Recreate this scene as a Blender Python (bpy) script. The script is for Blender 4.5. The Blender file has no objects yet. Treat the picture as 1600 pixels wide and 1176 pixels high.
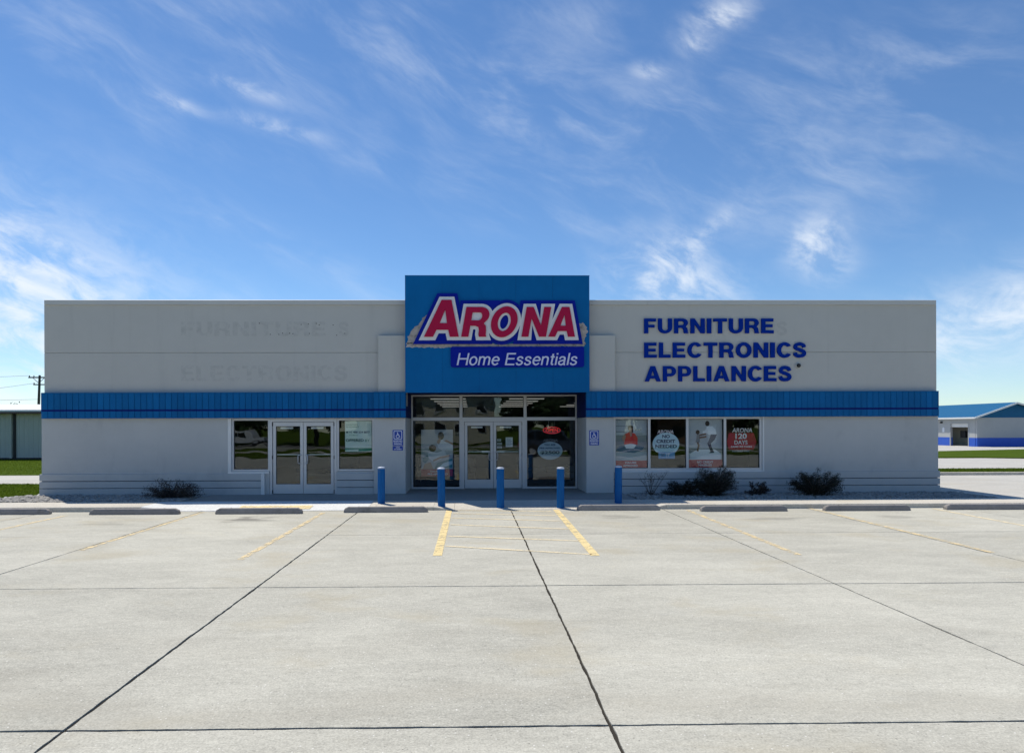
import bpy, bmesh, math, random
import numpy as np
from mathutils import Vector, Matrix

random.seed(7); rng = np.random.default_rng(7)
SC = bpy.context.scene
COL = SC.collection
R = math.radians

# ------------------------------------------------------------------ camera, sky, sun, exposure
cam_data = bpy.data.cameras.new('camera')
cam = bpy.data.objects.new('camera', cam_data); COL.objects.link(cam)
cam_data.sensor_width = 36.0; cam_data.sensor_fit = 'HORIZONTAL'
cam_data.lens = 1080 / 1600 * 36
cam_data.shift_x = (800 - 756.5) / 1600
cam_data.shift_y = (667 - 588) / 1600
cam_data.clip_start = 0.05; cam_data.clip_end = 3000
cam.matrix_world = (Matrix.Translation((0, -19.64, 2.0)) @ Matrix.Rotation(-0.017, 4, 'Z')
                    @ Matrix.Rotation(math.pi / 2, 4, 'X') @ Matrix.Rotation(-0.0029, 4, 'Z'))
SC.camera = cam
SC.render.resolution_x, SC.render.resolution_y = 1024, 752

SUN_TO = Vector((-1.85, 2.15, 5.48)).normalized()
SUN_EL = math.asin(SUN_TO.z); SUN_AZ = math.atan2(SUN_TO.x, SUN_TO.y)
sun_data = bpy.data.lights.new('sun', 'SUN'); sun = bpy.data.objects.new('sun', sun_data); COL.objects.link(sun)
sun_data.energy = 4.5; sun_data.angle = R(0.53); sun_data.color = (1.0, 0.94, 0.84)
sun.rotation_euler = SUN_TO.to_track_quat('Z', 'Y').to_euler(); sun.location = (-20, 20, 60)

SKY_STRENGTH = 0.126
SC.view_settings.view_transform = 'Standard'; SC.view_settings.look = 'None'
SC.view_settings.exposure = 0.0; SC.view_settings.gamma = 1.0
SC.view_settings.use_curve_mapping = False
SC.cycles.max_bounces = 8; SC.cycles.transparent_max_bounces = 16
SC.cycles.sample_clamp_indirect = 6.0

class NT:
    """small helper to wire shader nodes"""
    def __init__(s, tree): s.t = tree; s.n = tree.nodes; s.l = tree.links
    def add(s, typ, **kw):
        n = s.n.new(typ)
        for k, v in kw.items(): setattr(n, k, v)
        return n
    def put(s, sock, v):
        if isinstance(v, bpy.types.NodeSocket): s.l.new(v, sock)
        elif v is not None: sock.default_value = v
    def math(s, op, a, b=None, c=None, clamp=False):
        n = s.add('ShaderNodeMath', operation=op, use_clamp=clamp)
        for i, v in enumerate((a, b, c)):
            if v is not None: s.put(n.inputs[i], v)
        return n.outputs[0]
    def vmath(s, op, a, b=None):
        n = s.add('ShaderNodeVectorMath', operation=op)
        s.put(n.inputs[0], a)
        if b is not None: s.put(n.inputs[1], b)
        return n.outputs['Value'] if op in ('DOT_PRODUCT', 'LENGTH', 'DISTANCE') else n.outputs[0]
    def mapping(s, vec, rot=(0, 0, 0), scale=(1, 1, 1), loc=(0, 0, 0)):
        n = s.add('ShaderNodeMapping'); s.put(n.inputs['Vector'], vec)
        n.inputs['Rotation'].default_value = rot; n.inputs['Scale'].default_value = scale; n.inputs['Location'].default_value = loc
        return n.outputs[0]
    def noise(s, vec, scale=5, detail=4, rough=0.55, dist=0.0):
        n = s.add('ShaderNodeTexNoise'); s.put(n.inputs['Vector'], vec)
        n.inputs['Scale'].default_value = scale; n.inputs['Detail'].default_value = detail
        n.inputs['Roughness'].default_value = rough; n.inputs['Distortion'].default_value = dist
        return n.outputs[0]
    def rng(s, v, a, b, c=0.0, d=1.0, smooth=True):
        n = s.add('ShaderNodeMapRange'); n.interpolation_type = 'SMOOTHSTEP' if smooth else 'LINEAR'
        s.put(n.inputs[0], v)
        for i, x in enumerate((a, b, c, d)): n.inputs[i + 1].default_value = x
        return n.outputs[0]
    def mix(s, fac, a, b, mode='MIX'):
        n = s.add('ShaderNodeMix', data_type='RGBA', blend_type=mode)
        s.put(n.inputs[0], fac)
        for sock, v in ((n.inputs[6], a), (n.inputs[7], b)):
            s.put(sock, (v[0], v[1], v[2], 1) if isinstance(v, tuple) else v)
        return n.outputs[2]

world = bpy.data.worlds.new('World'); SC.world = world; world.use_nodes = True
def build_world():
    w = NT(world.node_tree); w.n.clear()
    sky = w.add('ShaderNodeTexSky', sky_type='NISHITA')
    sky.sun_disc = False; sky.sun_elevation = SUN_EL; sky.sun_rotation = SUN_AZ
    sky.altitude = 1200; sky.air_density = 1.0; sky.dust_density = 0.12; sky.ozone_density = 1.4
    d = w.add('ShaderNodeTexCoord').outputs['Generated']
    # high cirrus: streaks falling to the right, the same all round the sky
    al = w.mapping(d, rot=(0, -R(24), 0))
    warp = w.noise(w.mapping(d, scale=(2.2, 2.2, 2.2)), 1.6, 3, 0.5)
    comb = w.add('ShaderNodeCombineXYZ'); w.put(comb.inputs[2], w.math('MULTIPLY_ADD', warp, 0.09, -0.045))
    al3 = w.vmath('ADD', al, comb.outputs[0])
    n1 = w.noise(w.mapping(al3, scale=(1.7, 2.2, 10.0), loc=(3.1, 0.4, 1.7)), 1.5, 8, 0.55, 0.12)
    n2 = w.noise(w.mapping(al3, scale=(1.0, 1.4, 2.4), loc=(0.3, 5.2, 2.2)), 1.5, 4, 0.5, 0.2)
    fine = w.noise(w.mapping(al3, scale=(5, 5, 24)), 2.2, 6, 0.6, 0.25)
    streak = w.math('MULTIPLY', w.rng(n1, 0.50, 0.82), w.rng(n2, 0.46, 0.68))
    streak = w.math('MULTIPLY', streak, w.rng(fine, 0.25, 0.7, 0.55, 1.0))
    total = w.math('MULTIPLY', streak, 0.17)
    # single clouds at their own places in the sky: (azimuth tan, elevation tan, half length, half height, tilt, opacity)
    P = [(-0.63, 0.20, .13, .05, -24, .80), (-0.70, 0.10, .15, .11, -5, .85), (0.30, 0.20, .07, .035, -25, .85), (0.29, 0.245, .03, .03, -50, .5),
         (0.345, 0.283, .035, .010, 40, .55), (0.50, 0.275, .022, .026, -60, .75), (0.515, 0.245, .026, .022, -30, .6), (0.80, 0.165, .17, .035, 14, .85),
         (0.76, 0.085, .15, .02, 6, .30), (0.365, 0.600, .028, .013, 0, .85), (0.325, 0.556, .016, .012, -30, .65), (0.26, 0.515, .02, .008, -10, .45),
         (-0.425, 0.468, .028, .006, -12, .48), (-0.28, 0.432, .05, .008, -8, .45), (-0.33, 0.49, .05, .008, -12, .45), (0.02, 0.52, .18, .035, -22, .34),
         (0.36, 0.41, .18, .035, -20, .28), (0.48, 0.48, .13, .035, -18, .28), (-0.38, 0.585, .17, .022, -20, .34), (-0.12, 0.535, .10, .02, -20, .28), (0.66, 0.50, .10, .022, -26, .32), (0.74, 0.56, .07, .022, -24, .3),
         (-0.26, 0.255, .26, .014, -23, .30), (-0.42, 0.22, .22, .018, -20, .28), (0.06, 0.445, .07, .018, -8, .38), (0.25, 0.335, .22, .018, -12, .26), (0.52, 0.36, .12, .020, 4, .22), (0.20, 0.29, .14, .012, -6, .3), (-0.55, 0.50, .14, .022, -16, .30), (-0.60, 0.60, .10, .02, -20, .28), (-0.15, 0.38, .1, .012, -14, .2), (0.15, 0.60, .12, .018, -16, .3)]
    puff = w.noise(w.mapping(al3, scale=(8, 8, 15), loc=(1, 2, 3)), 2.0, 7, 0.62, 0.35)
    tex = w.math('MULTIPLY', w.rng(puff, 0.34, 0.66, 0.12, 1.25), w.rng(fine, 0.25, 0.68, 0.55, 1.05))
    veil = w.rng(w.noise(w.mapping(al3, scale=(4.2, 4.6, 13), loc=(4, 1, 2)), 1.7, 8, 0.60, 0.35), 0.37, 0.76, 0.05, 1.0)
    fibre = w.noise(w.mapping(al3, scale=(9, 9, 38), loc=(2, 7, 5)), 1.8, 7, 0.66, 0.35)
    veil = w.math('MULTIPLY', veil, w.rng(fibre, 0.28, 0.68, 0.55, 1.1))
    for (a, b, L, H, tilt, op) in P:
        thin = op < 0.44
        L *= 1.4 if thin else 1.2; H *= 1.7 if thin else 1.25
        c = Vector((a, 1, b)).normalized()
        right = Vector((c.y, -c.x, 0)).normalized(); up = right.cross(c)
        ax = right * math.cos(R(tilt)) + up * math.sin(R(tilt)); ay = -right * math.sin(R(tilt)) + up * math.cos(R(tilt))
        rel = w.vmath('SUBTRACT', d, tuple(c))
        x = w.vmath('DOT_PRODUCT', rel, tuple(ax / L)); y = w.vmath('DOT_PRODUCT', rel, tuple(ay / H)); z = w.vmath('DOT_PRODUCT', rel, tuple(c * 3))
        r2 = w.math('ADD', w.math('MULTIPLY_ADD', x, x, w.math('MULTIPLY', y, y)), w.math('MULTIPLY', z, z))
        g = w.math('POWER', 2.718, w.math('MULTIPLY', r2, -1.0))
        m = w.math('MULTIPLY', w.math('MULTIPLY', g, veil if thin else tex), op * (0.62 if thin else 0.8))
        total = w.math('SUBTRACT', w.math('ADD', total, m), w.math('MULTIPLY', total, m))
    total = w.math('MINIMUM', total, 0.96)
    zz = w.add('ShaderNodeSeparateXYZ'); w.put(zz.inputs[0], d)
    total = w.math('MULTIPLY', total, w.rng(zz.outputs[2], -0.02, 0.03))
    hs = w.add('ShaderNodeHueSaturation'); w.put(hs.inputs['Color'], sky.outputs[0])
    hs.inputs['Saturation'].default_value = 1.14; hs.inputs['Value'].default_value = 1.0
    blue = w.mix(1.0, hs.outputs[0], (0.86, 0.965, 1.06), 'MULTIPLY')
    col = w.mix(total, blue, (7.2, 7.7, 8.3))
    bg = w.add('ShaderNodeBackground'); w.put(bg.inputs['Color'], col); bg.inputs['Strength'].default_value = SKY_STRENGTH
    w.l.new(bg.outputs[0], w.add('ShaderNodeOutputWorld').inputs[0])
build_world()

# ------------------------------------------------------------------ materials
MATS = {}
def mat(name, col, rough=0.6, metal=0.0, spec=0.5, var=0.0, vscale=3.0, bump=0.0, bscale=40.0, rand=0.0, emit=None, coat=0.0, stretch=(1, 1, 1), dirt=None, block=False):
    """procedural material: colour with broad mottling (var), per-object tone (rand), fine relief (bump)"""
    if name in MATS: return MATS[name]
    m = bpy.data.materials.new(name); m.use_nodes = True; MATS[name] = m
    t = NT(m.node_tree); b = t.n['Principled BSDF']
    b.inputs['Roughness'].default_value = rough; b.inputs['Metallic'].default_value = metal
    b.inputs['Specular IOR Level'].default_value = spec; b.inputs['Coat Weight'].default_value = coat
    pos = t.add('ShaderNodeNewGeometry').outputs['Position']
    c = None
    if var > 0:
        p = t.mapping(pos, scale=stretch)
        n = t.noise(p, vscale, 6, 0.6, 0.3); n2 = t.noise(p, vscale * 7.3, 4, 0.6)
        f = t.math('ADD', t.rng(n, 0.25, 0.75, -1, 1, False), t.rng(n2, 0.25, 0.75, -0.4, 0.4, False))
        k = t.math('MULTIPLY_ADD', f, var, 1.0)
        v = t.add('ShaderNodeVectorMath', operation='SCALE'); v.inputs[0].default_value = col[:3]; t.put(v.inputs['Scale'], k)
        c = v.outputs[0]
    if dirt:
        dn = t.noise(t.mapping(pos, scale=dirt[2]), 1.0, 7, 0.62, 0.4)
        c = t.mix(t.rng(dn, dirt[3], dirt[4], 0, dirt[1]), c if c else tuple(col[:3]), dirt[0])
    if rand > 0:
        r = t.add('ShaderNodeObjectInfo').outputs['Random']
        k = t.math('MULTIPLY_ADD', r, 2 * rand, 1 - rand)
        v = t.add('ShaderNodeVectorMath', operation='SCALE')
        if c is not None: t.put(v.inputs[0], c)
        else: v.inputs[0].default_value = col[:3]
        t.put(v.inputs['Scale'], k); c = v.outputs[0]
    if c is not None: t.put(b.inputs['Base Color'], c)
    else: b.inputs['Base Color'].default_value = (*col[:3], 1)
    if bump > 0:
        bn = t.add('ShaderNodeBump'); bn.inputs['Strength'].default_value = bump; bn.inputs['Distance'].default_value = 0.01
        hgt = t.noise(pos, bscale, 5, 0.6)
        if block:      # painted-over block courses, only just readable
            br = t.add('ShaderNodeTexBrick'); t.put(br.inputs['Vector'], t.mapping(pos, rot=(R(90), 0, 0)))
            br.inputs['Scale'].default_value = 1.0; br.inputs['Brick Width'].default_value = 0.40; br.inputs['Row Height'].default_value = 0.20; br.inputs['Mortar Size'].default_value = 0.008; br.inputs['Mortar Smooth'].default_value = 0.6
            hgt = t.math('SUBTRACT', hgt, t.math('MULTIPLY', br.outputs['Fac'], 0.35))
        t.put(bn.inputs['Height'], hgt); t.put(b.inputs['Normal'], bn.outputs[0])
    if emit:
        b.inputs['Emission Color'].default_value = (*emit[:3], 1); b.inputs['Emission Strength'].default_value = emit[3]
    return m

def concrete(name, col, stain=1.0, slab=True):
    m = bpy.data.materials.new(name); m.use_nodes = True; t = NT(m.node_tree); b = t.n['Principled BSDF']
    pos = t.add('ShaderNodeNewGeometry').outputs['Position']
    big = t.noise(t.mapping(pos, scale=(0.55, 1.0, 1)), 0.42, 6, 0.6, 0.6)
    mid = t.noise(t.mapping(pos, scale=(0.6, 1.3, 1)), 2.1, 7, 0.62, 0.5)
    brush = t.noise(t.mapping(pos, scale=(2.2, 11, 1)), 2.6, 9, 0.72)
    fine = t.noise(pos, 60, 4, 0.7)
    k = t.math('ADD', t.rng(big, 0.3, 0.7, -0.085 * stain, 0.075 * stain), t.rng(mid, 0.3, 0.72, -0.075 * stain, 0.06 * stain))
    k = t.math('ADD', k, t.rng(brush, 0.28, 0.72, -0.085, 0.08))
    grit = t.noise(pos, 17, 6, 0.75)
    k = t.math('ADD', k, t.rng(grit, 0.3, 0.7, -0.10, 0.09))
    k = t.math('ADD', k, t.rng(fine, 0.3, 0.7, -0.20, 0.18))
    if slab:
        k = t.math('ADD', k, t.math('MULTIPLY_ADD', t.add('ShaderNodeObjectInfo').outputs['Random'], 0.11, -0.055))
    v = t.add('ShaderNodeVectorMath', operation='SCALE'); v.inputs[0].default_value = col; t.put(v.inputs['Scale'], t.math('ADD', k, 1.0))
    c = v.outputs[0]
    hue = t.noise(t.mapping(pos, loc=(9, 4, 0), scale=(0.7, 1, 1)), 0.8, 5, 0.6, 0.4)
    c = t.mix(t.rng(hue, 0.52, 0.72, 0, 0.5 * stain), c, (col[0] * 0.9, col[1] * 0.83, col[2] * 0.70))
    grey = t.noise(t.mapping(pos, loc=(2, 14, 0), scale=(0.5, 1.6, 1)), 1.1, 7, 0.66, 0.8)
    c = t.mix(t.rng(grey, 0.60, 0.74, 0, 0.30 * stain), c, (col[0] * 0.62, col[1] * 0.64, col[2] * 0.68))
    # exposed aggregate: pale and dark grains
    vo = t.add('ShaderNodeTexVoronoi'); t.put(vo.inputs['Vector'], pos); vo.inputs['Scale'].default_value = 34
    near = t.math('LESS_THAN', vo.outputs['Distance'], 0.21)
    sep = t.add('ShaderNodeSeparateColor'); t.put(sep.inputs[0], vo.outputs['Color'])
    pale = t.math('MULTIPLY', near, t.math('GREATER_THAN', sep.outputs[0], 0.925))
    dark = t.math('MULTIPLY', near, t.math('LESS_THAN', sep.outputs[0], 0.07))
    c = t.mix(t.math('MULTIPLY', pale, 0.75), c, (0.78, 0.76, 0.70)); c = t.mix(t.math('MULTIPLY', dark, 0.6), c, (0.12, 0.11, 0.10))
    # oil drips at the head of the stalls, dirt carried along the drive lane
    if slab:
        sy_ = t.add('ShaderNodeSeparateXYZ'); t.put(sy_.inputs[0], pos); yy = t.math('ADD', sy_.outputs[1], t.rng(big, 0.3, 0.7, -0.6, 0.6))
        for (yc, hw_, am) in ((-14.55, 0.55, 0.22), (-12.9, 0.40, 0.09), (-16.0, 0.6, 0.15)):
            bandm = t.rng(t.math('ABSOLUTE', t.math('SUBTRACT', yy, yc)), 0.0, hw_, am, 0.0)
            c = t.mix(t.math('MULTIPLY', bandm, t.rng(brush, 0.3, 0.65, 0.3, 1.2)), c, (0.30, 0.265, 0.20))
        for (sx, sy, rx, ry, s) in ((-4.95, -4.45, .62, .42, .62), (-5.05, -4.15, .3, .3, .5), (3.25, -4.3, .5, .3, .30), (6.6, -4.75, .65, .35, .34), (9.4, -4.6, .5, .3, .25), (-7.6, -5.0, .55, .3, .28)):
            q = t.mapping(pos, scale=(1 / rx, 1 / ry, 0), loc=(-sx / rx, -sy / ry, 0))
            r = t.math('ADD', t.vmath('LENGTH', q), t.rng(mid, 0.3, 0.7, -0.5, 0.5))
            c = t.mix(t.rng(r, 0.25, 1.15, s, 0), c, (0.10, 0.095, 0.085))
    t.put(b.inputs['Base Color'], c); b.inputs['Roughness'].default_value = 0.86; b.inputs['Specular IOR Level'].default_value = 0.3
    bn = t.add('ShaderNodeBump'); bn.inputs['Strength'].default_value = 0.32; bn.inputs['Distance'].default_value = 0.006
    t.put(bn.inputs['Height'], t.math('ADD', fine, t.math('MULTIPLY', brush, 0.6))); t.put(b.inputs['Normal'], bn.outputs[0])
    return m

def glass_mat(name, tint, refl):
    m = bpy.data.materials.new(name); m.use_nodes = True; t = NT(m.node_tree); t.n.clear()
    pos = t.add('ShaderNodeNewGeometry').outputs['Position']
    bn = t.add('ShaderNodeBump'); bn.inputs['Strength'].default_value = 0.10; bn.inputs['Distance'].default_value = 0.02
    t.put(bn.inputs['Height'], t.noise(t.mapping(pos, scale=(1, 1, 1.6)), 1.3, 1, 0.4))
    g = t.add('ShaderNodeBsdfGlossy'); g.inputs['Roughness'].default_value = 0.0; g.inputs['Color'].default_value = (0.93, 0.98, 1, 1); t.put(g.inputs['Normal'], bn.outputs[0])
    tr = t.add('ShaderNodeBsdfTransparent'); tr.inputs['Color'].default_value = (*tint, 1)
    lw = t.add('ShaderNodeLayerWeight'); lw.inputs['Blend'].default_value = 0.5
    f = t.math('MULTIPLY_ADD', t.math('POWER', lw.outputs['Facing'], 5.0), 0.9, refl, clamp=True)
    mx = t.add('ShaderNodeMixShader'); t.put(mx.inputs[0], f); t.l.new(tr.outputs[0], mx.inputs[1]); t.l.new(g.outputs[0], mx.inputs[2])
    t.l.new(mx.outputs[0], t.add('ShaderNodeOutputMaterial').inputs[0])
    return m

def worn_paint(name, col, wear):
    m = bpy.data.materials.new(name); m.use_nodes = True; t = NT(m.node_tree); b = t.n['Principled BSDF']
    pos = t.add('ShaderNodeNewGeometry').outputs['Position']
    n = t.noise(pos, 4.5, 8, 0.74, 0.3); n2 = t.noise(pos, 38, 4, 0.7)
    k = t.math('ADD', n, t.math('MULTIPLY', t.math('SUBTRACT', n2, 0.5), 0.55))
    b.inputs['Base Color'].default_value = (*col, 1); b.inputs['Roughness'].default_value = 0.75
    t.put(b.inputs['Alpha'], t.rng(k, wear - 0.10, wear + 0.10, 0.05, 0.9))
    return m

M_SLAB = concrete('lot concrete', (0.474, 0.457, 0.384), 1.0)
M_WALK = concrete('walk concrete', (0.58, 0.54, 0.46), 0.6, False)
M_ENTRY = concrete('shaded entry concrete', (0.31, 0.305, 0.28), 0.8, False)  # walk concrete darkened: the shade before the doors is put into the colour
M_NEW = concrete('new concrete', (0.72, 0.72, 0.69), 0.35, False)
M_ROAD = concrete('road concrete', (0.50, 0.48, 0.43), 0.6, False)
M_SEAL = mat('joint sealant', (0.050, 0.046, 0.040), 1.0, spec=0.0, bump=0.5, bscale=60)
M_WALLU = mat('upper wall paint', (0.525, 0.515, 0.48), 0.8, spec=0.25, var=0.04, vscale=0.45, bump=0.25, bscale=55, dirt=((0.38, 0.375, 0.35), 0.30, (2.6, 2.6, 0.22), 0.54, 0.76))
M_WALLL = mat('lower wall paint', (0.505, 0.51, 0.50), 0.75, spec=0.25, var=0.05, vscale=0.6, bump=0.35, bscale=45, dirt=((0.32, 0.33, 0.33), 0.36, (1.3, 1.3, 0.7), 0.53, 0.75), block=True)
M_CAP = mat('cap metal', (0.54, 0.535, 0.51), 0.5, var=0.04, vscale=0.7)
M_BAND = mat('blue ribbed metal', (0.002, 0.120, 0.33), 0.5, spec=0.12, var=0.10, vscale=1.2, rand=0.09)
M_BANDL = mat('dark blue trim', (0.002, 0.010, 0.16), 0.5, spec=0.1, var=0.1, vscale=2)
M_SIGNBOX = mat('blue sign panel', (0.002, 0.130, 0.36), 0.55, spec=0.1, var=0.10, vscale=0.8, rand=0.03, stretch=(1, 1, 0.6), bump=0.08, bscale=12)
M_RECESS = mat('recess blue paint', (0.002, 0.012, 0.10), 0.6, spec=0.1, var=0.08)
M_ALU = mat('pale aluminium', (0.60, 0.60, 0.60), 0.42, metal=0.25, var=0.04, vscale=2)
M_WHITE = mat('white painted metal', (0.72, 0.72, 0.70), 0.5, var=0.04, vscale=2)
M_GASKET = mat('black gasket', (0.02, 0.02, 0.02), 0.7)
M_STEEL = mat('brushed steel', (0.62, 0.62, 0.63), 0.45, metal=0.35)
M_GLASS = glass_mat('storefront glass', (0.94, 0.965, 0.97), 0.046)
M_YEL = worn_paint('worn yellow paint', (0.85, 0.67, 0.37), 0.50)
M_YEL2 = worn_paint('bold yellow paint', (0.86, 0.68, 0.33), 0.42)
M_PALE = worn_paint('faded cream paint', (0.84, 0.71, 0.46), 0.43)
M_BOLL = mat('bollard blue', (0.003, 0.10, 0.32), 0.5, spec=0.15, var=0.10, vscale=6, bump=0.08, dirt=((0.10, 0.13, 0.18), 0.5, (5, 5, 2), 0.58, 0.74))
M_BOLLT = mat('bollard cap', (0.46, 0.52, 0.62), 0.45)
M_STOP = mat('stop concrete', (0.27, 0.25, 0.235), 0.9, var=0.16, vscale=3, bump=0.6, bscale=50, rand=0.08, dirt=((0.12, 0.11, 0.10), 0.6, (4, 4, 8), 0.55, 0.72))
M_RED = mat('letter red', (0.45, 0.010, 0.060), 0.5, spec=0.12, var=0.04, vscale=2)
M_LWHITE = mat('letter white', (0.74, 0.74, 0.74), 0.5, spec=0.2)
M_LBLUE = mat('letter blue', (0.001, 0.028, 0.28), 0.6, spec=0.04, var=0.05, vscale=3)
M_BACK = mat('sign backing blue', (0.003, 0.014, 0.30), 0.5, spec=0.1, var=0.05, vscale=2)
M_TAG = mat('tagline white', (0.66, 0.68, 0.86), 0.5, spec=0.2)
M_GHOST = mat('ghost paint', (0.488, 0.480, 0.45), 0.85, spec=0.2, var=0.14, vscale=6)
M_SCRAPE = mat('bare weathered panel', (0.47, 0.41, 0.37), 0.9, var=0.25, vscale=7, bump=0.3)
def _feather(m):
    t = NT(m.node_tree); b = t.n['Principled BSDF']; pos = t.add('ShaderNodeNewGeometry').outputs['Position']
    t.put(b.inputs['Alpha'], t.rng(t.noise(t.mapping(pos, scale=(1, 1, 1.2)), 5, 4, 0.6, 0.3), 0.30, 0.50, 0.50, 0.95))
_feather(M_SCRAPE)
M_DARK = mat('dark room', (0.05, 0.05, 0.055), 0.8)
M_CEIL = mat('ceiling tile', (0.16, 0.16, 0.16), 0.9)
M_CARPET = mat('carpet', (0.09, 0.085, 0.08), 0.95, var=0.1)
M_LAMP = mat('fluorescent tube', (0.9, 0.9, 0.9), 0.5, emit=(1, 0.96, 0.88, 0.28))
M_LEAF = mat('dark shrub leaf', (0.016, 0.019, 0.014), 0.7, var=0.3, vscale=5, spec=0.2)
M_LEAFP = mat('purple shrub leaf', (0.030, 0.024, 0.022), 0.7, var=0.3, vscale=5, spec=0.2)
M_TWIG = mat('twig', (0.10, 0.085, 0.07), 0.9)
M_TLEAF = mat('tree leaf', (0.05, 0.085, 0.028), 0.65, var=0.35, vscale=1.5, spec=0.25)
M_BARK = mat('bark', (0.10, 0.08, 0.06), 0.95, var=0.2, vscale=6)
M_ROCK = mat('river stone', (0.30, 0.285, 0.26), 0.85, var=0.5, vscale=7)
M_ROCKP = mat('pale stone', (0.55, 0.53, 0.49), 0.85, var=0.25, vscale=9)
M_GRASS = mat('lawn', (0.062, 0.098, 0.009), 0.95, var=0.22, vscale=1.3, bump=0.8, bscale=25, spec=0.02, dirt=((0.10, 0.10, 0.028), 0.5, (0.9, 0.9, 0.9), 0.55, 0.75))
M_BLADE = mat('grass blade', (0.075, 0.12, 0.010), 0.8, var=0.3, vscale=2, spec=0.05)
def _lucent(m):
    t = NT(m.node_tree); b = t.n['Principled BSDF']; out = t.n['Material Output']; tr = t.add('ShaderNodeBsdfTranslucent'); tr.inputs['Color'].default_value = (0.10, 0.15, 0.012, 1)
    mx = t.add('ShaderNodeMixShader'); mx.inputs[0].default_value = 0.5; t.l.new(b.outputs[0], mx.inputs[1]); t.l.new(tr.outputs[0], mx.inputs[2]); t.l.new(mx.outputs[0], out.inputs[0])
_lucent(M_BLADE)
M_WOOD = mat('pole wood', (0.085, 0.07, 0.058), 0.95, var=0.2, vscale=4)
M_WIRE = mat('wire', (0.12, 0.12, 0.12), 0.6)
M_SIDING = mat('green grey metal siding', (0.49, 0.51, 0.445), 0.55, spec=0.2, var=0.05, vscale=0.8)
M_WROOF = mat('white metal roof', (0.80, 0.80, 0.78), 0.45)
M_BROOF = mat('blue metal roof', (0.010, 0.115, 0.25), 0.45, spec=0.2, var=0.06)
M_GWALL = mat('white block wall', (0.43, 0.435, 0.43), 0.8, var=0.05, vscale=1)
M_GBLUE = mat('blue wainscot', (0.02, 0.095, 0.50), 0.6, var=0.06)
M_CREAM = mat('cream siding', (0.60, 0.55, 0.43), 0.8, var=0.05)
M_ASPH = mat('far road', (0.16, 0.155, 0.145), 0.9, var=0.1, bump=0.3)
M_CARW = mat('white car paint', (0.75, 0.75, 0.74), 0.3, coat=0.6)
M_CARB = mat('grey blue car paint', (0.05, 0.07, 0.11), 0.3, coat=0.6)
M_TYRE = mat('tyre', (0.02, 0.02, 0.02), 0.85)
M_CGLASS = mat('car glass', (0.015, 0.018, 0.02), 0.05)
M_SIGNB = mat('parking sign blue', (0.012, 0.055, 0.36), 0.4)
M_PLATEW = mat('parking sign white', (0.75, 0.77, 0.82), 0.4)
def prt(name, col): return mat('print ' + name, col, 0.55, spec=0.3)

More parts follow.
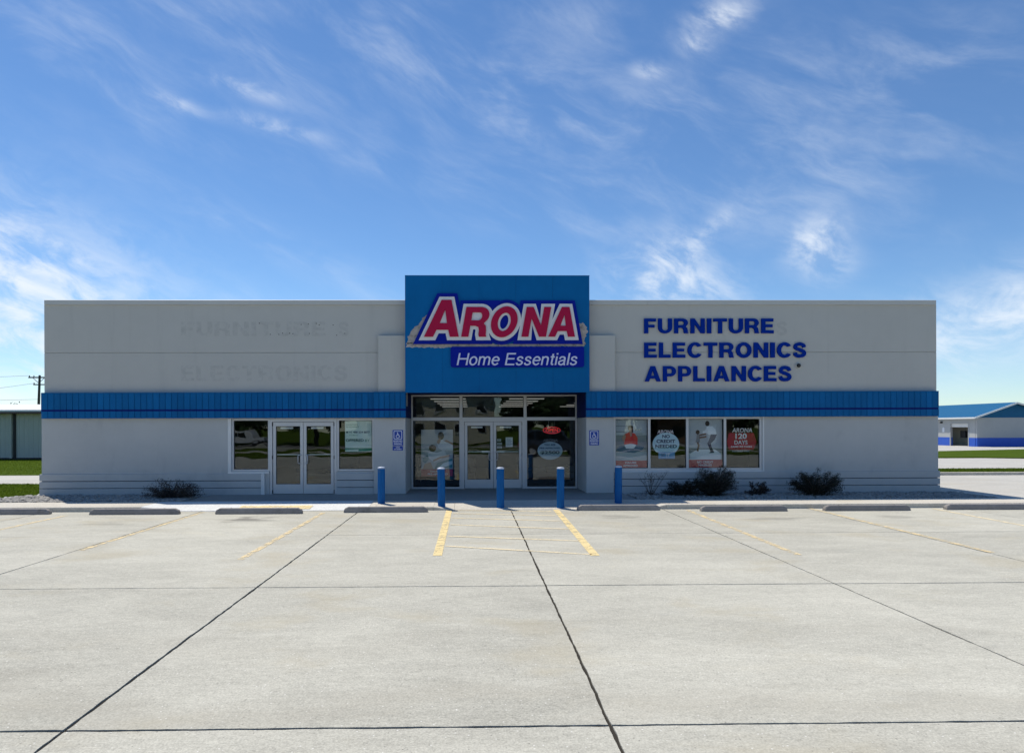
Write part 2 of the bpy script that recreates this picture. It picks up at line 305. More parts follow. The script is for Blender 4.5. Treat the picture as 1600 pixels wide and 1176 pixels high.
# ------------------------------------------------------------------ mesh helpers
ORG = {}
class MB:
    def __init__(s): s.v = []; s.f = []; s.mi = []
    def add(s, vs, fs, m=0):
        o = len(s.v); s.v += [tuple(map(float, p)) for p in vs]; s.f += [tuple(i + o for i in f) for f in fs]; s.mi += [m] * len(fs); return s
    def box(s, x0, x1, y0, y1, z0, z1, m=0):
        return s.add([(x0, y0, z0), (x1, y0, z0), (x1, y1, z0), (x0, y1, z0), (x0, y0, z1), (x1, y0, z1), (x1, y1, z1), (x0, y1, z1)],
                     [(3, 2, 1, 0), (4, 5, 6, 7), (0, 1, 5, 4), (1, 2, 6, 5), (2, 3, 7, 6), (3, 0, 4, 7)], m)
    def tube(s, p, q, r0, r1=None, n=8, m=0, caps=True):
        r1 = r0 if r1 is None else r1; p = Vector(p); q = Vector(q); d = (q - p).normalized()
        a = d.orthogonal().normalized(); b = d.cross(a)
        vs = [p + (a * math.cos(2 * math.pi * i / n) + b * math.sin(2 * math.pi * i / n)) * r0 for i in range(n)]
        vs += [q + (a * math.cos(2 * math.pi * i / n) + b * math.sin(2 * math.pi * i / n)) * r1 for i in range(n)]
        fs = [(i, (i + 1) % n, n + (i + 1) % n, n + i) for i in range(n)]
        if caps: fs += [tuple(range(n - 1, -1, -1)), tuple(range(n, 2 * n))]
        return s.add(vs, fs, m)
    def path(s, pts, r, n=8, m=0):
        for a, b in zip(pts[:-1], pts[1:]): s.tube(a, b, r, r, n, m)
        return s
    def lathe(s, cx, cy, prof, n=20, m=0):
        vs = []; fs = []
        for (r, z) in prof: vs += [(cx + r * math.cos(2 * math.pi * i / n), cy + r * math.sin(2 * math.pi * i / n), z) for i in range(n)]
        for k in range(len(prof) - 1):
            fs += [(k * n + i, k * n + (i + 1) % n, (k + 1) * n + (i + 1) % n, (k + 1) * n + i) for i in range(n)]
        fs.append(tuple(range((len(prof) - 1) * n, len(prof) * n))); fs.append(tuple(range(n - 1, -1, -1)))
        return s.add(vs, fs, m)
    def ext_x(s, poly, x0, x1, m=0):
        """polygon of (y, z) swept along x"""
        n = len(poly); vs = [(x0, y, z) for y, z in poly] + [(x1, y, z) for y, z in poly]
        return s.add(vs, [(i, (i + 1) % n, n + (i + 1) % n, n + i) for i in range(n)] + [tuple(range(n - 1, -1, -1)), tuple(range(n, 2 * n))], m)
    def ext_y(s, poly, y0, y1, m=0):
        """polygon of (x, z) swept along y"""
        n = len(poly); vs = [(x, y0, z) for x, z in poly] + [(x, y1, z) for x, z in poly]
        return s.add(vs, [(i, (i + 1) % n, n + (i + 1) % n, n + i) for i in range(n)] + [tuple(range(n - 1, -1, -1)), tuple(range(n, 2 * n))], m)
    def flat(s, poly, y, m=0):
        """flat print facing -y"""
        return s.add([(x, y, z) for x, z in poly], [tuple(range(len(poly)))], m)
    def build(s, name, mats, parent=None, smooth=False, bevel=0.0, seg=1):
        me = bpy.data.meshes.new(name); org = ORG.get(parent.name, Vector()) if parent else Vector()
        me.from_pydata([(x - org.x, y - org.y, z - org.z) for x, y, z in s.v], [], s.f)
        for m in (mats if isinstance(mats, (list, tuple)) else [mats]): me.materials.append(m)
        me.polygons.foreach_set('material_index', s.mi)
        bm = bmesh.new(); bm.from_mesh(me); bmesh.ops.recalc_face_normals(bm, faces=bm.faces)
        if bevel > 0: bmesh.ops.bevel(bm, geom=list(bm.edges), offset=bevel, segments=seg, affect='EDGES', profile=0.6)
        bm.to_mesh(me); bm.free()
        if smooth: me.polygons.foreach_set('use_smooth', [True] * len(me.polygons))
        o = bpy.data.objects.new(name, me); COL.objects.link(o)
        if parent: o.parent = parent; ORG[o.name] = org
        else: ORG[o.name] = Vector()
        return o
def B(*a): return MB().box(*a)
def tag(o, label, cat, group=None):
    o['label'] = label; o['category'] = cat
    if group: o['group'] = group
    return o
def thing(name, label, cat, loc, group=None):
    o = bpy.data.objects.new(name, None); COL.objects.link(o); o.location = loc; ORG[o.name] = Vector(loc); o.empty_display_size = 0.2
    return tag(o, label, cat, group)
def struct(o): o['kind'] = 'structure'; return o
def stuff(o, label=None, cat=None):
    o['kind'] = 'stuff'
    if label: o['label'] = label
    if cat: o['category'] = cat
    return o
def share(src, name, parent, loc):
    o = bpy.data.objects.new(name, src.data); COL.objects.link(o); o.parent = parent; o.location = loc; return o

def ell(cx, cz, rx, rz, a0=0, a1=360, n=24):
    return [(cx + rx * math.cos(R(a0 + (a1 - a0) * i / n)), cz + rz * math.sin(R(a0 + (a1 - a0) * i / n))) for i in range(n + (0 if abs(a1 - a0) == 360 else 1))]
def rect(x0, x1, z0, z1): return [(x0, z0), (x1, z0), (x1, z1), (x0, z1)]
def rrect(x0, x1, z0, z1, r, n=5):
    return (ell(x1 - r, z1 - r, r, r, 0, 90, n) + ell(x0 + r, z1 - r, r, r, 90, 180, n) + ell(x0 + r, z0 + r, r, r, 180, 270, n) + ell(x1 - r, z0 + r, r, r, 270, 360, n))
def stroke(pts, w, w1=None):
    """outline of a line of width w (tapering to w1)"""
    P = [Vector(p) for p in pts]; L = []; Rr = []; w1 = w if w1 is None else w1
    for i, p in enumerate(P):
        d = (P[min(i + 1, len(P) - 1)] - P[max(i - 1, 0)]).normalized(); nn = Vector((-d.y, d.x)); h = (w + (w1 - w) * i / (len(P) - 1)) / 2
        L.append(tuple(p + nn * h)); Rr.append(tuple(p - nn * h))
    return L + Rr[::-1]
def spline(pts, n=6):
    P = [Vector(p) for p in pts]; P = [P[0] * 2 - P[1]] + P + [P[-1] * 2 - P[-2]]; out = []
    for i in range(1, len(P) - 2):
        for k in range(n):
            t = k / n; a, b, c, d = P[i - 1:i + 3]
            out.append(tuple(0.5 * ((2 * b) + (c - a) * t + (2 * a - 5 * b + 4 * c - d) * t * t + (3 * b - a - 3 * c + d) * t ** 3)))
    return out + [tuple(P[-2])]
def fill(loops, depth):
    """fill outlines (holes included) and give them thickness: verts, faces in x, z with y from 0 to depth"""
    cu = bpy.data.curves.new('outline', 'CURVE'); cu.dimensions = '2D'; cu.fill_mode = 'BOTH'; cu.extrude = depth / 2
    for lp in loops:
        sp = cu.splines.new('POLY'); sp.points.add(len(lp) - 1); sp.use_cyclic_u = True
        for p, q in zip(sp.points, lp): p.co = (q[0], q[1], 0, 1)
    o = bpy.data.objects.new('outline', cu); COL.objects.link(o)
    me = bpy.data.meshes.new_from_object(o.evaluated_get(bpy.context.evaluated_depsgraph_get()))
    vs = [(v.co.x, depth / 2 - v.co.z, v.co.y) for v in me.vertices]; fs = [tuple(p.vertices) for p in me.polygons]
    bpy.data.objects.remove(o); bpy.data.curves.remove(cu); bpy.data.meshes.remove(me)
    return vs, fs
def text(body, x0, x1, z0, z1, y, depth=0.0, bold=0.0, shear=0.0, fitw=True):
    """words fitted to a box, standing in the x, z plane with the face at y"""
    cu = bpy.data.curves.new('words', 'FONT'); cu.body = body; cu.size = 1; cu.offset = bold; cu.shear = shear; cu.extrude = 0.0; cu.resolution_u = 3
    o = bpy.data.objects.new('words', cu); COL.objects.link(o)
    me = bpy.data.meshes.new_from_object(o.evaluated_get(bpy.context.evaluated_depsgraph_get()))
    vs = np.array([v.co[:] for v in me.vertices]); fs = [tuple(p.vertices) for p in me.polygons]
    bpy.data.objects.remove(o); bpy.data.curves.remove(cu); bpy.data.meshes.remove(me)
    lo = vs.min(0); hi = vs.max(0); sz = (z1 - z0) / (hi[1] - lo[1]); sx = (x1 - x0) / (hi[0] - lo[0]) if fitw else sz
    off = 0 if fitw else ((x1 - x0) - (hi[0] - lo[0]) * sx) / 2
    return [(x0 + off + (p[0] - lo[0]) * sx, y, z0 + (p[1] - lo[1]) * sz) for p in vs], fs
def offset_loop(lp, d):
    P = [Vector(p) for p in lp]; n = len(P); area = sum(P[i].x * P[(i + 1) % n].y - P[(i + 1) % n].x * P[i].y for i in range(n))
    s = 1 if area > 0 else -1; out = []
    for i in range(n):
        a = (P[i] - P[i - 1]); b = (P[(i + 1) % n] - P[i])
        if a.length < 1e-6 or b.length < 1e-6: out.append(tuple(P[i])); continue
        a.normalize(); b.normalize(); na = Vector((a.y, -a.x)) * s; nb = Vector((b.y, -b.x)) * s
        m = na + nb
        if m.length < 1e-4: m = na
        m.normalize(); k = d / max(0.5, m.dot(na)); out.append(tuple(P[i] + m * k))
    return out

# bold capitals, cap height 1
T = 0.25; TH = 0.20
def glyph(ch):
    if ch == 'I': return 0.27, [rect(0, .27, 0, 1)]
    if ch == 'E': return 0.76, [[(0, 0), (.76, 0), (.76, TH), (T, TH), (T, .41), (.69, .41), (.69, .60), (T, .60), (T, 1 - TH), (.74, 1 - TH), (.74, 1), (0, 1)]]
    if ch == 'F': return 0.72, [[(0, 0), (T, 0), (T, .39), (.64, .39), (.64, .58), (T, .58), (T, 1 - TH), (.72, 1 - TH), (.72, 1), (0, 1)]]
    if ch == 'L': return 0.70, [[(0, 0), (.70, 0), (.70, TH), (T, TH), (T, 1), (0, 1)]]
    if ch == 'T': return 0.82, [[(.41 - T / 2, 0), (.41 + T / 2, 0), (.41 + T / 2, 1 - TH), (.82, 1 - TH), (.82, 1), (0, 1), (0, 1 - TH), (.41 - T / 2, 1 - TH)]]
    if ch == 'U': return 0.86, [[(0, 1)] + ell(.43, .38, .43, .39, 180, 360, 14) + [(.86, 1), (.86 - T, 1)] + ell(.43, .38, .43 - T, .20, 360, 180, 14) + [(T, 1)]]
    if ch == 'N': return 0.88, [[(0, 0), (T, 0), (T, .62), (.88 - T, 0), (.88, 0), (.88, 1), (.88 - T, 1), (.88 - T, .38), (T, 1), (0, 1)]]
    if ch == 'A': return 0.98, [[(0, 0), (.255, 0), (.325, .19), (.655, .19), (.725, 0), (.98, 0), (.63, 1), (.35, 1)], [(.39, .37), (.49, .74), (.59, .37)]]
    if ch == 'P': return 0.80, [[(0, 0), (T, 0), (T, .33), (.46, .33)] + ell(.46, .665, .34, .335, -90, 90, 12)[1:] + [(0, 1)], [(T, .51), (T, .82), (.44, .82)] + ell(.44, .665, .115, .155, 90, -90, 8)[1:]]
    if ch == 'R': return 0.87, [[(0, 0), (T, 0), (T, .37), (.42, .37), (.53, .33), (.57, .22), (.58, .08), (.61, 0), (.87, 0), (.84, .06), (.82, .22), (.79, .36), (.70, .45)] + ell(.52, .715, .325, .285, -45, 90, 12) + [(0, 1)], [(T, .55), (T, .82), (.50, .82)] + ell(.50, .685, .10, .135, 90, -90, 8)[1:]]
    if ch == 'C': return 0.85, [ell(.46, .5, .46, .52, 33, 327, 30) + ell(.46, .5, .215, .32, 318, 42, 24)]
    if ch == 'O': return 0.94, [ell(.47, .5, .47, .52, 0, 360, 36), ell(.47, .5, .225, .31, 0, 360, 30)]
    if ch == 'S': return 0.80, [stroke(spline([(.675, .68), (.61, .83), (.41, .905), (.21, .85), (.135, .715), (.21, .595), (.40, .52), (.59, .43), (.68, .29), (.60, .15), (.40, .095), (.18, .15), (.11, .325)], 5), .215)]
def word_layout(word, x0, x1, z0, h, gap=0.13):
    ws = [glyph(c)[0] for c in word]; tot = sum(ws) + gap * (len(ws) - 1); sx = (x1 - x0) / tot; x = x0; out = []
    for c, w in zip(word, ws):
        out.append([[(x + px * sx, z0 + pz * h) for px, pz in lp] for lp in glyph(c)[1]]); x += (w + gap) * sx
    return out

# ------------------------------------------------------------------ the ground
KERB = -2.95
gm = B(-900, 900, -700, 1200, -0.30, -0.06); struct(gm.build('ground', M_GRASS))
lot = struct(B(-27.0, 28.3, -27.2, KERB, -0.06, -0.012).build('parking_lot', M_SEAL))
xs = [-27.0, -24.9, -21.2, -17.55, -13.85, -10.15, -6.49, -2.71, 0.92, 4.60, 8.12, 11.82, 15.5, 19.2, 22.9, 26.6, 28.3]
ys = [KERB, -6.75, -10.93, -15.02, -19.1, -23.2, -27.2]
hg = {0: 0.003, 1: 0.006, 2: 0.011, 3: 0.0135, 4: 0.0135, 5: 0.015, 6: 0.0}
def slab_edge(p, q, amp, wave):
    n = max(4, int((Vector(q) - Vector(p)).length / 0.06)); out = []
    d = (Vector(q) - Vector(p)).normalized(); nn = Vector((-d.y, d.x)); jit = 0
    for i in range(n):
        t = i / n; jit = 0.6 * jit + random.uniform(-amp, amp)
        s = (Vector(p) + (Vector(q) - Vector(p)) * t); u = s.x + s.y
        off = (jit + wave * math.sin(u * 1.3) ) if 0 < i else 0
        out.append(tuple(s + nn * off))
    return out
for i in range(len(xs) - 1):
    for j in range(len(ys) - 1):
        gx = 0.0130
        x0, x1 = xs[i] + gx, xs[i + 1] - gx; y1, y0 = ys[j] - hg[j], ys[j + 1] + hg[j + 1]
        near = x0 > -10.5 and x1 < 15
        if near: lp = slab_edge((x0, y0), (x1, y0), .0040, 0) + slab_edge((x1, y0), (x1, y1), .0045, 0) + slab_edge((x1, y1), (x0, y1), .0040, 0) + slab_edge((x0, y1), (x0, y0), .0045, 0)
        else: lp = [(x0, y0), (x1, y0), (x1, y1), (x0, y1)]
        n = len(lp); dz = random.uniform(-0.0015, 0.0015)
        sl = MB().add([(a, b, dz) for a, b in lp] + [(a, b, -0.03) for a, b in lp], [tuple(range(n))] + [(k, (k + 1) % n, n + (k + 1) % n, n + k) for k in range(n)])
        sl.build('concrete_slab', M_SLAB, lot)
# painted lines (worn), on the slabs
def paint(name, p, q, w, m, z=0.006):
    d = (Vector(q) - Vector(p)); nn = Vector((-d.y, d.x)).normalized() * w / 2
    MB().add([(p[0] + nn.x, p[1] + nn.y, z), (q[0] + nn.x, q[1] + nn.y, z), (q[0] - nn.x, q[1] - nn.y, z), (p[0] - nn.x, p[1] - nn.y, z)], [(0, 1, 2, 3)]).build(name, m, lot)
for (xa, ya, xb, yb, m) in ((-3.50, -3.37, -3.53, -9.1, M_YEL), (-6.40, -3.1, -6.42, -8.2, M_YEL), (-9.31, -3.6, -9.40, -9.0, M_YEL), (-12.2, -3.4, -12.25, -9.0, M_YEL),
                            (5.14, -3.2, 5.06, -9.0, M_YEL), (8.21, -3.0, 8.18, -8.9, M_YEL), (11.10, -3.15, 10.92, -9.0, M_PALE), (14.1, -3.2, 14.0, -9.0, M_YEL)):
    paint('parking_line', (xa, ya), (xb, yb), 0.105, m)
paint('aisle_line', (-0.565, -2.98), (-0.55, -8.87), 0.14, M_YEL2); paint('aisle_line', (2.01, -2.98), (1.90, -8.95), 0.14, M_YEL2)
for (ya, yb) in ((-3.02, -3.30), (-3.62, -4.10), (-4.40, -4.98), (-5.45, -6.15), (-6.95, -7.55), (-8.0, -8.85)):
    paint('hatch_line', (-0.45, ya), (1.86, yb), 0.085, M_PALE)

# pavement along the front: raised walk, new ramp, flush apron
def walk(name, x0, x1, yb, zb, hl, hr, m, yf=KERB, n=1):
    """slab from yb (height zb) to the kerb edge (height hl at x0, hr at x1), rounded kerb nose"""
    b = MB()
    vs = []
    for x, h in ((x0, hl), (x1, hr)):
        vs += [(x, yb, -0.05), (x, yb, zb), (x, yf + 0.06, h + (zb - h) * 0.06), (x, yf + 0.012, h - 0.004), (x, yf, h - 0.018 if h > .04 else h - 0.003), (x, yf, -0.05)]
    b.add(vs, [(k, (k + 1) % 6, 6 + (k + 1) % 6, 6 + k) for k in range(6)] + [(5, 4, 3, 2, 1, 0), (6, 7, 8, 9, 10, 11)])
    return struct(b.build(name, m))
walk('sidewalk_left', -34, -7.95, -1.86, .118, .115, .115, M_WALK)
walk('ramp_flare_left', -7.945, -7.05, -1.86, .118, .115, .012, M_NEW)
walk('curb_ramp', -7.045, -2.55, -1.86, .120, .012, .012, M_NEW)
walk('ramp_flare_right', -2.545, -2.35, -1.86, .118, .012, .085, M_WALK)
walk('sidewalk_middle', -2.345, -0.95, -1.86, .118, .085, .085, M_WALK)
walk('apron_flare_left', -0.945, -0.45, -1.86, .118, .085, .010, M_WALK)
walk('entry_apron', -0.445, 4.25, -1.86, .118, .010, .010, M_WALK)
walk('apron_flare_right', 4.255, 4.70, -1.86, .118, .010, .115, M_WALK)
walk('sidewalk_right', 4.705, 30, -1.86, .118, .115, .115, M_WALK)
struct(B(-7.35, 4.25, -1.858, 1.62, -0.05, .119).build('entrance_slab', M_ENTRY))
yp = MB().add([(-5.70, -2.42, .0785), (-3.95, -2.42, .0785), (-3.95, -2.82, .038), (-5.70, -2.82, .038)], [(0, 1, 2, 3)]); struct(yp.build('yellow_ramp_paint', M_YEL2))
# planting beds in front of the walls
struct(B(-12.6, -7.36, -1.855, 0.0, -0.05, .085).build('gravel_bed_left', M_ROCK)); struct(B(4.26, 13.9, -1.855, 0.0, -0.05, .085).build('gravel_bed_right', M_ROCK))
# lawn and pavements to the left, drive, verges and apron to the right
struct(B(-60, -12.61, -1.855, 5.3, -0.05, .02).build('lawn_near_left', M_GRASS))
struct(B(-60, -12.2, 5.31, 9.9, -0.05, .012).build('path_left', M_ROAD))
struct(B(-60, -12.2, 9.91, 60, -0.05, .02).build('lawn_far_left', M_GRASS))
struct(B(13.91, 60, -1.855, 8.0, -0.05, .0).build('side_lot', M_ROAD))
struct(B(13.5, 90, 8.01, 8.25, -0.05, .11).build('kerb_right', M_WALK))
struct(B(13.5, 90, 8.26, 11.2, -0.05, .07).build('verge_right', M_GRASS))
struct(B(13.5, 120, 11.21, 22.5, -0.05, .0).build('drive_right', M_ROAD))
isl = [(31.5, 22.51), (34.5, 20.9), (39, 20.1), (46, 19.8), (120, 19.5), (120, 33.5), (60, 36), (47, 37), (36, 33.0), (13.5, 29.0), (13.5, 22.51)]
n = len(isl); struct(MB().add([(x, y, .06) for x, y in isl] + [(x, y, -.05) for x, y in isl], [tuple(range(n))] + [(k, (k + 1) % n, n + (k + 1) % n, n + k) for k in range(n)]).build('lawn_right', M_GRASS))
struct(B(13.5, 140, 29, 75, -0.056, -.004).build('garage_apron', M_ROAD))
# behind the camera (seen in the glass): verge, path, lawn, street
struct(B(-80, 90, -33, -27.22, -0.05, .05).build('verge_street', M_GRASS)); struct(B(-80, 90, -36.5, -33.01, -0.05, .03).build('path_street', M_ROAD))
struct(B(-200, 200, -60, -48, -0.05, .0).build('street', M_ASPH)); struct(B(-200, 200, -47.99, -47.7, -0.05, .12).build('kerb_street', M_WALK))

# ------------------------------------------------------------------ the store building
store = thing('store_building', 'long low grey store with blue ribbed band and tall blue sign box over entrance', 'store', (0.65, 0, 0))
XL, XR = -12.09, 13.36
# upper wall: two courses each side, split by a recessed joint
for (a, b) in ((-12.03, -1.86), (3.28, 13.34)):
    for (z0, z1) in ((2.60, 4.112), (4.122, 5.475)):
        B(a, b, 0.0, 0.22, z0, z1).build('wall_panel', M_WALLU, store, bevel=.006)
    B(a, b, 0.02, 0.20, 4.10, 4.135).build('joint_strip', M_WALLU, store)
for (a, b) in ((-12.0, -8.5), (-8.495, -5.0), (-4.995, -1.87), (3.29, 5.0), (5.005, 9.2), (9.205, 13.305)):
    MB().ext_x([(-.045, 5.468), (-.045, 5.592), (-.03, 5.602), (.30, 5.602), (.30, 5.468)], a, b).build('cap_flashing', M_CAP, store)
# lower wall, openings left free
for (a, b, z0, z1) in ((XL, -6.895, .712, 2.42), (-3.865, -2.785, .712, .755), (4.012, 8.285, .712, .742), (8.285, XR, .712, 2.42), (-6.895, -2.785, 2.262, 2.42), (4.012, 8.285, 2.30, 2.42)):
    B(a, b, -.03, .22, z0, z1).build('lower_wall', M_WALLL, store)
for (a, b) in ((-12.13, -5.95), (-3.84, -2.79), (4.03, 13.385)):
    B(a + .004, b - .004, .03, .22, 0, .711).build('plinth_core', M_GASKET, store)
    for k, (z0, z1) in enumerate(((.06, .303), (.321, .502), (.522, .711))):
        MB().ext_x([(-.075, z0), (-.075, z1 - .012), (-.066, z1), (.029, z1), (.029, z0)], a, b).build('plinth_board', M_WALLL, store)
# sides, back, roof
for (a, b) in ((XL, XL + .2), (XR - .2, XR)):
    B(a, b, .222, 16, 0, 2.40).build('side_wall', M_WALLL, store); B(a + .03, b - .03, .222, 16, 2.40, 5.475).build('side_wall', M_WALLU, store)
    B(a - .03, b + .03, .302, 16.1, 5.47, 5.60).build('cap_flashing', M_CAP, store)
B(XL, XR, 16.0, 16.2, 0, 5.47).build('back_wall', M_WALLL, store)
B(XL + .21, XR - .21, .23, 15.99, 5.1, 5.2).build('roof', M_WROOF, store)
# interior seen through the glass
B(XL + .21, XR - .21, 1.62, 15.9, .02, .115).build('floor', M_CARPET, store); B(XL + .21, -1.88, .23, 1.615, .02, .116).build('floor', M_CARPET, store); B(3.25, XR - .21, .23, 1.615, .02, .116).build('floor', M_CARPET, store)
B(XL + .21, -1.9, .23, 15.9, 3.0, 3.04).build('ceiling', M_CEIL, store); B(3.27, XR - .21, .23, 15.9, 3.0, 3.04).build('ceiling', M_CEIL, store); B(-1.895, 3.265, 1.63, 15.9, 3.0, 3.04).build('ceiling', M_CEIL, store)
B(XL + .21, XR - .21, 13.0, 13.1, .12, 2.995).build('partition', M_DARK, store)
# blue ribbed metal band: single sheets side by side
def band_sheet(w, y):
    b = MB()
    for (z0, z1) in ((2.522, 2.978), (2.290, 2.468)):
        b.ext_y([(0.006, z0), (w - .016, z0), (w - .016, z1), (0.002, z1)], y + .010, y + .13)
        b.ext_y([(w - .014, z0), (w - .002, z0), (w - .002, z1), (w - .014, z1)], y + .001, y + .13)
    return b.build('band_sheet', M_BAND, store)
src = None
for (a, b, y) in ((-12.02, -2.76, -.155), (4.07, 13.30, -.155)):
    nsh = round((b - a) / .172); w = (b - a) / nsh
    for k in range(nsh):
        if src is None: src = band_sheet(w, -.155); s0 = src
        if k == 0 and a < -5: src.location = (a - 0.65 + .65, 0, 0); src.location.x = a
        else: share(s0, 'band_sheet', store, (a, 0, 0)); COL.objects[-1].location.x = a + k * w
s1 = None
for (a, b) in ((-2.755, -1.865), (3.20, 4.065)):
    w = (b - a) / 6
    for k in range(6):
        if s1 is None: s1 = band_sheet(w, -.29); s1.location.x = a
        else: share(s1, 'band_sheet', store, (a + k * w, 0, 0))
for (a, b, y) in ((-12.025, -2.757, -.165), (4.068, 13.305, -.165), (-2.757, -1.862, -.302), (3.197, 4.068, -.302)):
    B(a, b, y + .035, y + .14, 2.469, 2.521).build('band_trim', M_BANDL, store)
    B(a + .002, b - .002, y + .012, y + .16, 2.272, 2.289).build('band_drip_edge', M_BAND, store)
    B(a + .002, b - .002, y + .006, y + .16, 2.979, 2.992).build('band_top_edge', M_BAND, store)
for x0, x1 in ((XL - .022, XL - .003), (XR + .003, XR + .022)):
    B(x0, x1, -.02, 16.0, 2.29, 2.985).build('side_band', M_BAND, store)
for x0, x1 in ((-2.757, -2.70), (4.01, 4.068)): B(x0 + .004, x1 - .004, -.26, -.002, 2.295, 2.975).build('band_return', M_BAND, store)
# pilasters above, pillars below, recess lining, soffit
for (a, b) in ((-2.645, -1.88), (3.30, 4.04)):
    B(a, b, -.16, -.001, 2.995, 4.585).build('pilaster', M_WALLU, store, bevel=.008)
for (a, b) in ((-2.782, -1.886), (3.222, 4.008)):
    B(a, b, -.13, 1.62, .12, 2.27).build('pillar', M_WALLL, store, bevel=.012)
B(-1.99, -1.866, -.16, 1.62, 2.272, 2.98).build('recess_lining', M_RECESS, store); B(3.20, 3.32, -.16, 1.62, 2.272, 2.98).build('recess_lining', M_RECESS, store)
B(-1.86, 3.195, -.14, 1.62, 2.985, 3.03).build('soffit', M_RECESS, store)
# sign box
box = B(-1.868, 3.286, -.298, .7, 2.975, 6.20).build('sign_box', M_RECESS, store)
pw = (3.29 + 1.87) / 5
for k in range(5):
    B(-1.87 + k * pw + (.002 if k else 0), -1.87 + (k + 1) * pw - .002, -.32, -.2985, 2.965, 6.225).build('sign_panel', M_SIGNBOX, box)
B(-1.875, 3.295, -.325, .70, 6.2255, 6.238).build('sign_cap', M_SIGNBOX, box)

# storefront glazing
def bar(b, *a): b.box(*a)
def window(x0, x1, z0, z1, y, mull=(), name='window', fw=.055, fm=None, inner=.012):
    """frame bars around panes; y is the outer face"""
    fm = fm or M_ALU; b = MB(); d = .10
    b.box(x0, x1, y, y + d, z0, z0 + fw); b.box(x0, x1, y, y + d, z1 - fw, z1)
    b.box(x0, x0 + fw, y, y + d, z0 + fw, z1 - fw); b.box(x1 - fw, x1, y, y + d, z0 + fw, z1 - fw)
    for m in mull: b.box(m - fw / 2, m + fw / 2, y + .001, y + d, z0 + fw, z1 - fw)
    fr = b.build(name, fm, store)
    e = [x0 + fw] + [v for m in mull for v in (m - fw / 2, m + fw / 2)] + [x1 - fw]
    for k in range(0, len(e), 2):
        a, c = e[k], e[k + 1]; g = MB(); i = inner
        g.box(a, c, y + .035, y + .07, z0 + fw, z0 + fw + i); g.box(a, c, y + .035, y + .07, z1 - fw - i, z1 - fw)
        g.box(a, a + i, y + .035, y + .07, z0 + fw + i, z1 - fw - i); g.box(c - i, c, y + .035, y + .07, z0 + fw + i, z1 - fw - i)
        g.build('gasket', M_GASKET, fr)
        B(a + i, c - i, y + .048, y + .056, z0 + fw + i, z1 - fw - i).build('pane', M_GLASS, fr)
    return fr
def door(x0, x1, z0, z1, y, meet, outside_pull, bar_z):
    """glazed leaf; meet = +1 when the pull is on the right side"""
    st = .085; b = MB(); zb = z0 + .27; zt = z1 - .115; d = .05
    b.box(x0, x0 + st, y, y + d, z0, z1); b.box(x1 - st, x1, y, y + d, z0, z1)
    b.box(x0 + st, x1 - st, y, y + d, z0, zb); b.box(x0 + st, x1 - st, y, y + d, zt, z1)
    dr = b.build('door', M_ALU, store, bevel=.003)
    g = MB(); i = .012; a, c = x0 + st, x1 - st
    g.box(a, c, y + .01, y + .04, zb, zb + i); g.box(a, c, y + .01, y + .04, zt - i, zt); g.box(a, a + i, y + .01, y + .04, zb + i, zt - i); g.box(c - i, c, y + .01, y + .04, zb + i, zt - i)
    g.build('gasket', M_GASKET, dr)
    B(a + i, c - i, y + .021, y + .029, zb + i, zt - i).build('pane', M_GLASS, dr)
    xp = (x1 - .045) if meet > 0 else (x0 + .045)
    h = MB(); s = -meet * .085
    h.path([(xp, y, bar_z - .01), (xp + s * .2, y - .06, bar_z - .01), (xp + s, y - .065, bar_z - .02), (xp + s, y - .065, bar_z - .24), (xp + s * .2, y - .06, bar_z - .25), (xp, y, bar_z - .25)], .011, 8)
    h.build('pull_handle', M_STEEL, dr, smooth=True)
    k = MB(); k.box(a, c, y + .06, y + .085, bar_z - .012, bar_z + .012)
    if not outside_pull: k.box(xp - (.30 if meet > 0 else .02), xp + (.02 if meet > 0 else .30), y + .055, y + .10, bar_z - .03, bar_z + .03)
    k.build('push_bar', M_STEEL, dr)
    B(x0 + .20, x0 + .55, y + .055, y + .10, zt - .075, zt - .025).build('door_closer', M_WHITE, dr)
    hx = x0 - .012 if meet > 0 else x1 + .012
    hb = MB()
    for hz in (z0 + .06, (z0 + z1) / 2 + .02, z1 - .06): hb.tube((hx, y - .012, hz - .05), (hx, y - .012, hz + .05), .014, .014, 8)
    hb.build('hinge', M_GASKET, dr)
# left shopfront
window(-6.80, -5.735, .772, 2.255, .02, fw=.05)
B(-6.892, -6.805, -.045, .12, .70, 2.26).build('window_casing', M_WHITE, store); B(-6.892, -5.74, -.05, .12, .702, .768).build('window_casing', M_WHITE, store)
B(-5.955, -5.86, -.085, .10, .10, .70).build('window_casing', M_WHITE, store)
db = MB(); db.box(-5.73, -5.66, 0, .12, .12, 2.255); db.box(-3.915, -3.845, 0, .12, .12, 2.255); db.box(-5.66, -3.915, 0, .12, 2.165, 2.255); db.build('door_frame', M_ALU, store)
door(-5.645, -4.795, .13, 2.155, .02, 1, True, 1.235); door(-4.785, -3.93, .13, 2.155, .02, -1, True, 1.235)
window(-3.84, -2.79, .765, 2.255, .02, fw=.055)
B(-5.858, -5.735, -.02, .2, .12, .7005).build('corner_post', M_WALLL, store)
# right shop window
window(4.012, 8.285, .745, 2.285, .0, (5.045, 6.14, 7.222), fw=.07)
B(8.287, 8.33, -.04, .1, .72, 2.27).build('window_casing', M_WHITE, store); B(4.012, 8.285, -.05, .1, .712, .7435).build('window_sill', M_WHITE, store)
